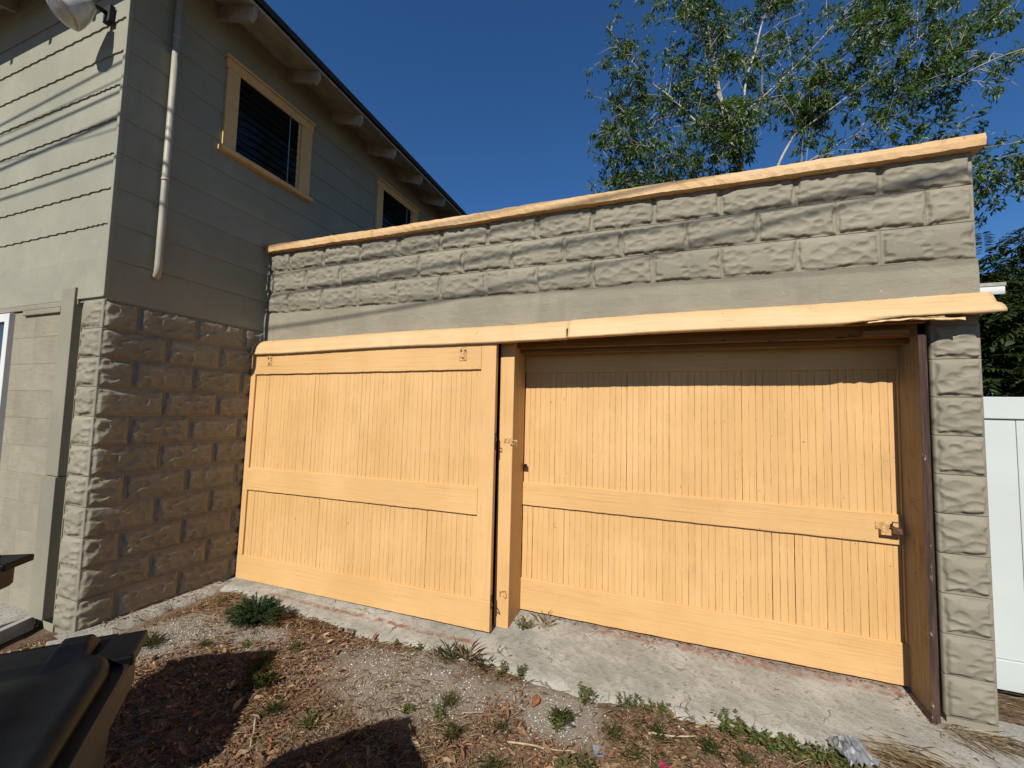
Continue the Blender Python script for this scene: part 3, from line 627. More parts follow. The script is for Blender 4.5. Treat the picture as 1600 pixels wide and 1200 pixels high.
# hasp with a hanging lock at the right jamb
lk = MB().box(2.20, 2.275, -.006, -.001, .865, .905).build('hasp', M['paintmetal'], rd, False, .001); lk['label'] = 'weathered hasp and lock by the right jamb'
MB().box(2.262, 2.310, -.055, -.012, .85, .885).build('lock_body', M['rust'], lk, False, .006)
MB().tube([(2.27, -.02, .885), (2.272, -.03, .915), (2.295, -.045, .915), (2.30, -.045, .885)], .004, 6).build('shackle', M['rust'], lk)
MB().box(2.215, 2.27, -.035, -.008, .838, .87).build('hasp_arm', M['paintmetal'], lk, False, .002)
MB().box(.012, .03, -.028, 0, 1.07, 1.095).build('latch_keeper', M['rust'], rd)

# ------------------------------------------------------------------ white vinyl fence and eave neighbour
fence = thing('vinyl_fence', 'white vinyl privacy fence right of the garage pier', 'fence', (.05, .5, 0))
def fp(name, x0, x1, y0, y1, z0, z1): o = box(name, M['vinyl'], fence, x0, x1, y0, y1, z0, z1, .004); o.matrix_parent_inverse = Matrix.Translation((-.05, -.5, 0)); return o
fp('top_rail', .02, 4.0, .475, .525, 1.545, 1.676); fp('bottom_rail', .02, 4.0, .475, .525, -.012, .155)
for i in range(16):
    x0 = .22-.18+i*.178; fp('board', x0, x0+.1765, .488+.0012*(i % 2), .512, .156, 1.544)
fp('post', 3.0, 3.13, .43, .57, -.1, 1.75)

# ------------------------------------------------------------------ wheelie bins
def rrect(w, d, r, z, n=6, ox=0, oy=0):
    pts = []
    for cx, cy, a0 in ((w-r, r, -90), (w-r, d-r, 0), (r, d-r, 90), (r, r, 180)):
        for i in range(n+1): a = math.radians(a0+90*i/n); pts.append((ox+cx+r*math.cos(a), oy+cy+r*math.sin(a), z))
    return pts
def loops(ls, cap0=True, cap1=True):
    n = len(ls[0]); v = [p for l in ls for p in l]; f = [(i*n+j, i*n+(j+1) % n, (i+1)*n+(j+1) % n, (i+1)*n+j) for i in range(len(ls)-1) for j in range(n)]
    if cap0: f.append(tuple(range(n))[::-1])
    if cap1: f.append(tuple((len(ls)-1)*n+j for j in range(n)))
    return MB().add(v, f)
def rr_in(W, D, i, z, r): return rrect(W-2*i, D-2*i, max(.01, r-i*.5), z, 6, i, i)
def make_bin(label, corner, ang, Ht):
    """local x runs along the handle edge away from the corner, local y towards the front of the bin; origin at ground under that corner"""
    t = thing('wheelie_bin', label, 'bin', (corner[0], corner[1], -.03), 'wheelie bins by the camera'); t.rotation_euler = (0, 0, ang)
    W, D = .60, .74; h = Ht+.03
    body = loops([rr_in(W, D, .075, .06, .05), rr_in(W, D, .03, h-.16, .05), rr_in(W, D, .028, h-.10, .05), rr_in(W, D, .004, h-.095, .04), rr_in(W, D, 0, h-.088, .035), rr_in(W, D, 0, h-.030, .035), rr_in(W, D, .004, h-.026, .035)]).build('body', M['binbody'], t)
    lid = loops([rr_in(W, D, .030, h-.028, .11), rr_in(W, D, .024, h-.022, .12), rr_in(W, D, .026, h-.004, .12), rr_in(W, D, .036, h+.004, .12), rr_in(W, D, .060, h+.002, .12), rr_in(W, D, .085, h-.004, .12), rr_in(W, D, .12, h+.006, .12), rr_in(W, D, .20, h+.020, .1), rr_in(W, D, .27, h+.024, .05)]).build('lid', M['binlid'], t, True)
    # flat handle wing over the hinge edge, with two hinge lugs and a bar
    box('handle_wing', M['binlid'], t, -.004, W+.004, -.055, .075, h-.034, h-.008, .006)
    for x in (.075, W-.15):
        MB().add([(x, -.03, h-.007), (x+.075, -.03, h-.007), (x+.075, .10, h-.007), (x, .10, h-.007), (x+.012, -.01, h+.022), (x+.063, -.01, h+.022), (x+.063, .03, h+.020), (x+.012, .03, h+.020)], [(0, 3, 2, 1), (4, 5, 6, 7), (0, 1, 5, 4), (1, 2, 6, 5), (2, 3, 7, 6), (3, 0, 4, 7)]).build('hinge_lug', M['binlid'], t, False, .006)
    MB().tube([(.06, -.075, h-.03), (W-.06, -.075, h-.03)], .014, 12).build('handle_bar', M['binlid'], t, True)
    for x in (.05, W-.09): MB().lathe([(0, .03), (.002, .09), (.01, .1), (.04, .1), (.048, .09), (.05, .03)], (x, .10, .10), (1, 0, 0), 24).build('wheel', M['binlid'], t, True)
    return t
# angle: local +x must point along (-.64,-.77): 180+50.3 degrees
make_bin('black lidded wheelie bin in the lower left corner', (-2.72, -2.22), math.radians(230), .95)
make_bin('second wheelie bin, only its corner showing at the left edge', (-3.79, -2.03), math.radians(214), .93)

# ------------------------------------------------------------------ overhead service cables (their shadows cross both walls)
def wire(label, pts, rad, Yw):
    """pts: (x, z) of the shadow on the plane y=0; the cable hangs back along the sun ray at y=Yw"""
    k = -Yw/SUN.y; xs = np.linspace(-16, 12, 60); c = np.polyfit([p[0] for p in pts], [p[1] for p in pts], 2 if len(pts) > 2 else 1)
    P = [(x-SUN.x*k, Yw, float(np.polyval(c, max(min(x, 6), -9))) - SUN.z*k) for x in xs]
    tag(MB().tube(P, rad, 8).build('overhead_cable', M['cable'], None, True), label, 'cable', 'overhead service cables')
d = (-YH)/1.24
wire('upper overhead service cable shading the top block course', [(-6.9, 3.675-d), (-5.15, 2.75), (-3.3, 2.845), (-1.6, 2.975)], .0115, -3.5)
wire('middle overhead service cable shading the second block course', [(-6.85, 3.452-d), (-5.13, 2.541), (-3.4, 2.65), (-2.15, 2.715), (-.02, 2.85)], .0135, -3.6)
wire('lowest overhead service cable shading the lintel band', [(-6.8, 3.175-d), (-5.1, 2.235), (-3.39, 2.361)], .010, -3.4)
wire('thin overhead cable shading the house front', [(-6.93, 3.852-d), (-5.17, 3.958-d)], .011, -3.7)
wire('faint overhead cable above the others', [(-6.92, 3.76-d), (-5.16, 3.813-d), (-3, 2.95)], .006, -3.4)
wire('slack overhead cable crossing the others', [(-6.86, 3.515-d), (-5.77, 3.469-d), (-5.19, 3.447-d), (-3, 2.40)], .0045, -3.3)

# ------------------------------------------------------------------ leaf-shaped scatter
def leaf_mesh(name, P, D, N, Ls, Ws, mat, fold=.25, droop=.15, simple_=False):
    """vectorised pointed leaves: base point P, direction D, normal N"""
    P, D, N = (np.asarray(a, float) for a in (P, D, N)); n = len(P)
    D = D/np.linalg.norm(D, axis=1, keepdims=True); S = np.cross(D, N); S /= np.maximum(np.linalg.norm(S, axis=1, keepdims=True), 1e-6); N = np.cross(S, D)
    Ls = np.asarray(Ls)[:, None]; Ws = np.asarray(Ws)[:, None]
    if simple_: T = [(0, -.5, 0), (0, .5, 0), (.55, .35, 0), (1, 0, -droop), (.55, -.35, 0)]; F = [(0, 1, 2), (0, 2, 4), (4, 2, 3)]
    else: T = [(0, 0, 0), (.35, -.5, fold), (.35, .5, fold), (.40, 0, 0), (.72, -.36, fold*.6-droop*.5), (.72, .36, fold*.6-droop*.5), (.74, 0, -droop*.5), (1, 0, -droop)]; F = [(0, 1, 3), (0, 3, 2), (1, 4, 6, 3), (3, 6, 5, 2), (4, 7, 6), (6, 7, 5)]
    V = np.stack([P+D*Ls*a+S*Ws*b+N*Ws*c*1.0 if abs(c) < 1e-9 or True else P for a, b, c in T], 1)
    for j, (a, b, c) in enumerate(T):
        V[:, j] = P+D*Ls*a+S*Ws*b+N*(Ws*max(c, 0)+Ls*min(c, 0))
    k = len(T); faces = (np.arange(n)[:, None]*k)
    fl = []
    for f in F: fl.append(faces+np.array(f)[None])
    me = bpy.data.meshes.new(name)
    loops_ = np.concatenate([a.reshape(-1) for a in fl]); starts = []; tot = []; s = 0
    for f in F:
        m_ = len(f); starts.append(s+np.arange(n)*m_); tot.append(np.full(n, m_)); s += n*m_
    me.vertices.add(n*k); me.vertices.foreach_set('co', V.reshape(-1)); me.loops.add(len(loops_)); me.loops.foreach_set('vertex_index', loops_.astype(np.int32))
    me.polygons.add(n*len(F)); me.polygons.foreach_set('loop_start', np.concatenate(starts).astype(np.int32)); me.polygons.foreach_set('loop_total', np.concatenate(tot).astype(np.int32))
    me.update(); me.validate(); me.materials.append(mat); return me
def unit(a): return a/np.maximum(np.linalg.norm(a, axis=1, keepdims=True), 1e-9)

# leaf litter, dry grass, shell gravel on the dirt
def apron_front(x): return np.interp(x, [a for a, b in AE], [b for a, b in AE])
def scatter(n, seed, dens):
    r = np.random.default_rng(seed); x = r.uniform(-5.4, .7, n*3); y = r.uniform(-2.0, -.25, n*3)
    keep = (y < apron_front(x)+.012*r.standard_normal(n*3)) & (r.random(n*3) < dens(x, y)) & ~((x < -5.0) & (y > -1.28))
    return x[keep][:n], y[keep][:n], r
def gravel_patch(x, y):
    a = np.exp(-(((x+2.95)/.50)**2+((y+.72)/.27)**2)); b = np.exp(-(((x+4.65)/.28)**2+((y+.95)/.32)**2)); c = np.exp(-(((x+2.1)/.22)**2+((y+.66)/.16)**2))*.8; d_ = np.exp(-(((x+4.1)/.22)**2+((y+.72)/.12)**2))*.8
    return np.clip(np.maximum(np.maximum(a, b), np.maximum(c, d_))*1.4+.5*(vnoise(x*4, y*4, 31)-.5), 0, 1)
x, y, r = scatter(66000, 1, lambda x, y: np.clip(-.05+1.7*(vnoise(x*2.2, y*2.2, 21)*.55+vnoise(x*7, y*7, 22)*.45)-.95*gravel_patch(x, y)+.35*np.clip((-.9-y)*1.5, 0, 1), .02, 1)); n = len(x)
a = r.uniform(0, 2*np.pi, n); big = r.random(n) < .04
P = np.stack([x, y, gz(x, y)+r.uniform(.0, .014, n)], 1); D = np.stack([np.cos(a), np.sin(a), r.normal(.07, .30, n)], 1); N = unit(np.stack([r.normal(0, .55, n), r.normal(0, .55, n), np.ones(n)], 1))
Ls = np.where(big, r.uniform(.035, .075, n), r.uniform(.010, .036, n)); Ws = Ls*np.where(big, r.uniform(.2, .36, n), r.uniform(.12, .34, n))
stuff(link('leaf_litter', leaf_mesh('leaf_litter', P, D, N, Ls, Ws, M['litter'], .35, .12)), 'brown dead leaves and mulch covering the dirt', 'leaf litter')
x, y, r = scatter(11000, 2, lambda x, y: np.clip(.05+.9*vnoise(x*2.3, y*2.3, 41)**2*1.4-.4*gravel_patch(x, y), .02, 1)); n = len(x)
a = r.normal(.4, 1.0, n); P = np.stack([x, y, gz(x, y)+r.uniform(.004, .022, n)], 1); D = np.stack([np.cos(a), np.sin(a), r.normal(.03, .14, n)], 1); N = unit(np.stack([r.normal(0, .3, n), r.normal(0, .3, n), np.ones(n)], 1))
stuff(link('dry_grass', leaf_mesh('dry_grass', P, D, N, r.uniform(.03, .12, n), r.uniform(.0014, .0035, n), M['drygrass'], .3, .1)), 'straw-coloured dry grass strands lying on the dirt', 'dry grass')
# short green-yellow grass mixed through the litter, thickest towards the right and along the apron
x, y, r = scatter(9500, 12, lambda x, y: np.clip((vnoise(x*2.6, y*2.6, 51)-.42)*2.2*np.clip((x+4.6)/2.6, .12, 1)-.9*gravel_patch(x, y), 0, 1)); n = len(x)
a = r.uniform(0, 6.28, n); tl = r.uniform(.3, 2.2, n); P = np.stack([x, y, gz(x, y)], 1); D = np.stack([np.cos(a)*tl, np.sin(a)*tl, np.ones(n)], 1); N = unit(np.stack([np.cos(a), np.sin(a), -tl+.1], 1))
stuff(link('low_grass', leaf_mesh('low_grass', P, D, -N, r.uniform(.02, .075, n), r.uniform(.0013, .0028, n), M['olive'], .15, .3)), 'short yellow-green grass thinly spread over the litter', 'grass')
# windblown bits on the concrete, gathered along the doors, the pier and the house wall
r = np.random.default_rng(15)
x1, y1 = r.uniform(-2.5, -.25, 420), .235-np.abs(r.normal(0, .022, 420)); x2, y2 = r.uniform(-4.9, .3, 200), r.uniform(-.36, .2, 200); x3, y3 = XH+.03+np.abs(r.normal(0, .05, 260)), r.uniform(-1.2, -.2, 260); x4, y4 = r.normal(-.22, .06, 150), r.normal(.02, .08, 150)
x = np.concatenate([x1, x2, x3, x4]); y = np.concatenate([y1, y2, y3, y4]); ok = (y > apron_front(x)+.03) | (x < -4.9); ok &= ~((y > -.16) & (x < -2.72)); x, y = x[ok], y[ok]; n = len(x); zz = np.where((x < -4.98) & (y < -.26), .004, aprz(x, y))+.002
a = r.uniform(0, 6.28, n); Ls = r.uniform(.004, .022, n)*np.where(r.random(n) < .1, 2.0, 1)
stuff(link('windblown_debris', leaf_mesh('windblown_debris', np.stack([x, y, zz], 1), np.stack([np.cos(a), np.sin(a), r.uniform(0, .25, n)], 1), unit(np.stack([r.normal(0, .3, n), r.normal(0, .3, n), np.ones(n)], 1)), Ls, Ls*r.uniform(.15, .5, n), M['litter'], .3, .1)), 'dark windblown bits of leaf on the concrete', 'debris')
# pine straw heap at the right end of the apron, and by the fence
def straw(label, cx, cy, sx, sy, n, seed, zf, ang):
    r = np.random.default_rng(seed); x = r.normal(cx, sx, n); y = r.normal(cy, sy, n); hh = .035*np.exp(-(((x-cx)/sx)**2+((y-cy)/sy)**2)/2)
    a = r.normal(ang, .5, n); P = np.stack([x, y, zf(x, y)+.004+r.random(n)*hh], 1); D = np.stack([np.cos(a), np.sin(a), r.normal(.0, .10, n)], 1)
    stuff(link('pine_straw', leaf_mesh('pine_straw', P, D, np.tile([0, 0, 1.0], (n, 1)), r.uniform(.06, .16, n), r.uniform(.0015, .003, n), M['drygrass'], .3, .06)), label, 'pine straw')
straw('brown pine straw heap on the apron near the pier', -.55, -.36, .10, .06, 420, 5, aprz, -.5)
straw('pine straw gathered at the foot of the pier', -.12, -.08, .09, .03, 160, 6, aprz, -.4)
straw('pine straw along the foot of the white fence', .5, .25, .22, .14, 900, 7, lambda x, y: gz(x, y)*0-.03, -.3)
# shells and gravel: tiny irregular octahedra
def pebbles(name, n, seed, dens, s0, s1, label):
    x, y, r = scatter(n, seed, dens); n = len(x); base = np.array([(1, 0, 0), (-1, 0, 0), (0, 1, 0), (0, -1, 0), (0, 0, 1), (0, 0, -1)], float)
    F = [(0, 2, 4), (2, 1, 4), (1, 3, 4), (3, 0, 4), (2, 0, 5), (1, 2, 5), (3, 1, 5), (0, 3, 5)]
    sz = (s0*(s1/s0)**r.random(n)**1.6)[:, None, None]*r.uniform(.5, 1.3, (n, 1, 3))*np.array([1, 1, .55]); V = base[None]*sz+r.normal(0, .12, (n, 6, 3))*sz
    a = r.uniform(0, 6.28, n); ca, sa = np.cos(a)[:, None], np.sin(a)[:, None]; Vx = V[..., 0]*ca-V[..., 1]*sa; Vy = V[..., 0]*sa+V[..., 1]*ca
    V = np.stack([Vx+x[:, None], Vy+y[:, None], V[..., 2]+(gz(x, y)+.002)[:, None]], -1)
    me = bpy.data.meshes.new(name); k = (np.arange(n)*6)[:, None, None]+np.array(F)[None]; lo = k.reshape(-1).astype(np.int32)
    me.vertices.add(n*6); me.vertices.foreach_set('co', V.reshape(-1)); me.loops.add(len(lo)); me.loops.foreach_set('vertex_index', lo)
    me.polygons.add(n*8); me.polygons.foreach_set('loop_start', np.arange(n*8, dtype=np.int32)*3); me.polygons.foreach_set('loop_total', np.full(n*8, 3, np.int32)); me.update(); me.materials.append(M['shell'])
    stuff(link(name, me), label, 'gravel')
pebbles('shell_gravel', 26000, 3, lambda x, y: np.clip(.05+gravel_patch(x, y), 0, 1), .0016, .0080, 'grey gravel and crushed white shell on bare dirt')

# ------------------------------------------------------------------ weeds
ORD = ['leftmost', 'second', 'third', 'fourth', 'fifth', 'sixth', 'seventh', 'eighth', 'ninth', 'tenth', 'eleventh', 'twelfth', 'thirteenth', 'fourteenth', 'fifteenth', 'sixteenth', 'seventeenth', 'eighteenth']
def order_labels(objs, what):
    """things alike in look are told apart by their order from the left in view"""
    ci = camo.matrix_world.inverted()
    def u(o): p = ci @ Vector(o.location); return p.x/-p.z
    for i, o in enumerate(sorted(objs, key=u)): o['label'] = ('leftmost ' + what) if i == 0 else ('rightmost ' + what if i == len(objs)-1 else ORD[i] + ' from the left: ' + what)
def weed_leafy(name, label, x, y, h, spread, nst, seed, mat='weed', group=None, z=None, lf=.018):
    r = np.random.default_rng(seed); z0 = float(gz(x, y)) if z is None else z; t = thing(name, label, 'weed', (x, y, z0), group); Ps = []; Ds = []; mb = MB()
    for i in range(nst):
        a = r.uniform(0, 6.28); s = r.uniform(.2, 1)*spread; hh = h*r.uniform(.45, 1); b = np.array([r.normal(0, spread*.25), r.normal(0, spread*.25), -.005]); e = b+np.array([math.cos(a)*s, math.sin(a)*s, hh])
        mid = (b+e)/2+np.array([0, 0, hh*.15]); mb.tube([b, mid, e], [.0018, .0014, .0008], 4, False)
        for k in range(int(7+hh*90)):
            tt = r.uniform(.15, 1); p = (1-tt)**2*b+2*tt*(1-tt)*mid+tt*tt*e; Ps.append(p); aa = r.uniform(0, 6.28); Ds.append((math.cos(aa), math.sin(aa), r.uniform(-.1, .8)))
    n = len(Ps); N = unit(np.stack([r.normal(0, .5, n), r.normal(0, .5, n), np.ones(n)], 1)); Ls = r.uniform(.55, 1.3, n)*lf
    mb.build('stem', M[mat], t); link('foliage', leaf_mesh('foliage', Ps, Ds, N, Ls, Ls*r.uniform(.35, .6, n), M[mat], .2, .15), None, t); return t
def weed_grass(name, label, x, y, h, spread, nb, seed, mat='weed', group=None, z=None, wd=.0021):
    nb = int(nb*1.7); r = np.random.default_rng(seed); z0 = float(gz(x, y)) if z is None else z
    P = np.stack([r.normal(0, spread*.22, nb), r.normal(0, spread*.22, nb), np.full(nb, -.004)], 1); a = r.uniform(0, 6.28, nb); tl = r.uniform(.1, 1.0, nb)
    D = np.stack([np.cos(a)*tl, np.sin(a)*tl, np.full(nb, 1.0)], 1); N = unit(np.stack([np.cos(a), np.sin(a), -tl+.1], 1))
    o = link(name, leaf_mesh(name, P, D, -N, r.uniform(.4, 1.1, nb)*h, r.uniform(.6, 1.2, nb)*wd, M[mat], .15, .3)); o.location = (x, y, z0); return tag(o, label, 'weed', group)
# the dark feathery tuft near the left door: many short needles around arching stems
def feather_tuft(label, x, y, R, h, seed):
    r = np.random.default_rng(seed); t = thing('feathery_tuft', label, 'weed', (x, y, float(gz(x, y)))); Ps = []; Ds = []; mb = MB()
    for i in range(95):
        a = r.uniform(0, 6.28); s = R*r.uniform(.15, 1)**.7; hh = h*r.uniform(.6, 1.1)*(1-.55*(s/R)**2); e = np.array([math.cos(a)*s, math.sin(a)*s*.8, hh]); b = e*np.array([.15, .15, 0]); m_ = (b+e)/2+np.array([0, 0, hh*.35])
        mb.tube([b, m_, e], [.002, .0015, .0007], 4, False)
        for k in range(95):
            tt = r.uniform(.3, 1)**.8; p = (1-tt)**2*b+2*tt*(1-tt)*m_+tt*tt*e; Ps.append(p); d_ = (e-b)/np.linalg.norm(e-b)*.8+r.normal(0, .6, 3); Ds.append(d_)
    n = len(Ps); N = unit(r.normal(0, 1, (n, 3))+np.array([0, 0, .6]))
    mb.build('stem', M['tuft'], t); link('foliage', leaf_mesh('foliage', Ps, Ds, N, r.uniform(.010, .026, n), r.uniform(.0022, .0042, n), M['tuft'], .1, .1), None, t)
feather_tuft('dense dark green feathery tuft below the left door', -4.27, -.64, .23, .17, 50)
row1, row2, row3, row4, row5 = [], [], [], [], []
g1 = 'small weeds along the apron edge'; lab1 = 'small leafy green weed rooted at the edge of the concrete apron'
for i, (x, y, h, s, n) in enumerate([(-3.22, -.44, .05, .03, 5), (-3.05, -.43, .05, .03, 5), (-2.46, -.44, .08, .04, 6), (-2.34, -.43, .10, .04, 8), (-1.95, -.50, .11, .05, 9), (-1.74, -.46, .10, .06, 9), (-1.64, -.45, .12, .04, 6), (-1.54, -.44, .07, .05, 7), (-3.57, -.44, .05, .03, 4)]):
    row1.append(weed_leafy('weed', lab1, x, y, h, s, n, 100+i, group=g1))
for i, (x, y, h, s, n) in enumerate([(-1.26, -.44, .09, .08, 14), (-1.15, -.43, .08, .08, 16), (-1.04, -.46, .075, .10, 18), (-.93, -.48, .075, .10, 18), (-.82, -.47, .07, .09, 16), (-.74, -.49, .06, .09, 12)]):
    row2.append(weed_leafy('weed', 'thick', x, y, h, s, n, 140+i, group='thick weeds at the right apron edge', lf=.021))
weed_leafy('weed', 'dry-tipped weed growing against the foot of the centre post', -2.49, .03, .10, .09, 22, 160, z=float(aprz(-2.49, .03)), lf=.013)
weed_grass('weed', 'thin dead seed stalks beside the centre post weed', -2.36, .09, .14, .10, 16, 161, 'drygrass', z=float(aprz(-2.36, .09)), wd=.0025)
g2 = 'grass clumps on the dirt'; lab2 = 'sparse green grass clump growing in the bare dirt'
for i, (x, y, h, s, n) in enumerate([(-4.59, -1.10, .09, .10, 90), (-4.30, -.97, .06, .08, 50), (-3.76, -1.00, .08, .09, 60), (-3.64, -1.09, .10, .10, 90), (-3.40, -1.22, .08, .07, 50), (-2.62, -.82, .07, .10, 70), (-2.50, -1.0, .09, .06, 40), (-2.04, -.68, .08, .08, 70), (-1.57, -.60, .07, .09, 80), (-1.34, -.62, .07, .10, 80), (-1.78, -.70, .06, .09, 60), (-1.68, -.80, .06, .08, 50), (-1.87, -.92, .06, .10, 60), (-2.24, -1.1, .07, .10, 60), (-1.2, -.62, .06, .1, 70), (-4.84, -.46, .05, .07, 40), (-2.3, -.86, .06, .1, 50)]):
    row3.append(weed_grass('grass_clump', lab2, x, y, h, s, n, 200+i, group=g2))
for i, (x, y, h, s, n) in enumerate([(-2.80, -.47, .15, .08, 26), (-2.70, -.44, .17, .09, 30), (-2.60, -.45, .10, .10, 34), (-2.90, -.46, .09, .08, 26)]):
    row4.append(weed_grass('tall_grass', 'tall', x, y, h, s, n, 240+i, group='tall grass below the centre post', wd=.0012, mat='drygrass' if i % 2 else 'weed'))
for i, (x, y, h, s, n) in enumerate([(-3.74, -.76, .06, .05, 8), (-3.16, -1.22, .06, .07, 10), (-2.80, -.94, .05, .05, 7), (-2.06, -.74, .07, .05, 9), (-2.62, -.92, .06, .05, 7), (-4.05, -.86, .05, .05, 7), (-1.95, -1.0, .07, .06, 9), (-3.82, -.92, .06, .06, 9)]):
    row5.append(weed_leafy('ground_weed', 'low', x, y, h, s, n, 260+i, group='low weeds on the dirt'))
order_labels(row1, 'small leafy weed along the left apron edge'); order_labels(row2, 'thick green weed left of the grey plastic scrap'); order_labels(row3, 'sparse grass clump on bare dirt')
order_labels(row4, 'tall grass clump below the centre post'); order_labels(row5, 'low broadleaf weed among dead leaves')

# small litter
def scrap(name, label, cat, x, y, pts, t, mat, rz_=0, tilt=.15, z=None):
    n = len(pts); mb = MB().add([(a, b, 0) for a, b in pts]+[(a, b, t) for a, b in pts], [tuple(range(n))[::-1], tuple(range(n, 2*n))]+[(i, (i+1) % n, n+(i+1) % n, n+i) for i in range(n)])
    o = mb.build(name, mat); o.location = (x, y, (float(gz(x, y)) if z is None else z)+.008); o.rotation_euler = (tilt, tilt*.6, rz_); return tag(o, label, cat)
scrap('slate_chip', 'grey flat chip lying among the leaves', 'chip', -1.83, -.82, [(-.03, -.022), (.026, -.026), (.034, .020), (-.022, .026)], .006, M['slat'], .5, .3)
o = link('curled_leaf', leaf_mesh('curled_leaf', [(0, -.055, .012)], [(.12, 1, .06)], [(.45, 0, 1)], [.115], [.042], M['rustleaf'], .4, .10)); o.location = (-2.21, -.60, float(gz(-2.21, -.60))); tag(o, 'large rust-brown dead leaf near the apron edge', 'leaf')
mb = MB(); rr = random.Random(4)
for k in range(6):
    a = k*1.05; mb.add([(0, 0, .004), (.018*math.cos(a-.4), .018*math.sin(a-.4), .010+rr.random()*.01), (.026*math.cos(a), .026*math.sin(a), .006+rr.random()*.014), (.018*math.cos(a+.4), .018*math.sin(a+.4), .010)], [(0, 1, 2, 3)])
o = mb.build('fallen_petals', M['pink']); o.location = (-1.54, -.81, float(gz(-1.54, -.81))+.012); tag(o, 'crumpled magenta petals on the dirt', 'petals')
def twig(label, a, b, r_, seed):
    r = np.random.default_rng(seed); P = [(a[0]+(b[0]-a[0])*t+r.normal(0, .003), a[1]+(b[1]-a[1])*t+r.normal(0, .003), float(gz(a[0]+(b[0]-a[0])*t, a[1]+(b[1]-a[1])*t))+.018+r.normal(0, .002)) for t in np.linspace(0, 1, 9)]
    tag(MB().tube(P, [r_*(1-.5*i/8) for i in range(9)], 6).build('twig', M['drystick'], None, True), label, 'twig')
M['drystick'] = simple('dry_stick', (.46, .37, .25), .85, .2, 0, .25, 40, .3)
twig('long pale twig pointing at the grey chip', (-2.23, -.95), (-1.90, -.87), .005, 1)
twig('short pale stick near the right grass clumps', (-1.62, -.62), (-1.40, -.58), .006, 2)
twig('curved twig left of the rust-brown leaf', (-2.52, -.86), (-2.42, -.80), .004, 3)
twig('pale splinter of wood beside the bin shadow', (-3.42, -1.30), (-3.30, -1.42), .005, 4)
twig('wooden strip on the apron in front of the pier', (-.30, -.16), (.06, -.33), .006, 5)
# crumpled grey plastic
r = np.random.default_rng(9); nu, nv = 14, 12; vs = []
for i in range(nu):
    for j in range(nv):
        u, v = i/(nu-1)-.5, j/(nv-1)-.5; vs.append((u*.13+r.normal(0, .006), v*.15+r.normal(0, .006), .05*max(0, 1-4*(u*u+v*v))+.02*abs(math.sin(u*17+v*9))+r.normal(0, .004)+.004))
o = MB().add(vs, [(i*nv+j, (i+1)*nv+j, (i+1)*nv+j+1, i*nv+j+1) for i in range(nu-1) for j in range(nv-1)]).build('plastic_scrap', M['plasticbag']); o.location = (-.73, -.40, -.035); o.rotation_euler = (0, 0, .4)
tag(o, 'crumpled grey plastic scrap at the right apron edge', 'plastic')

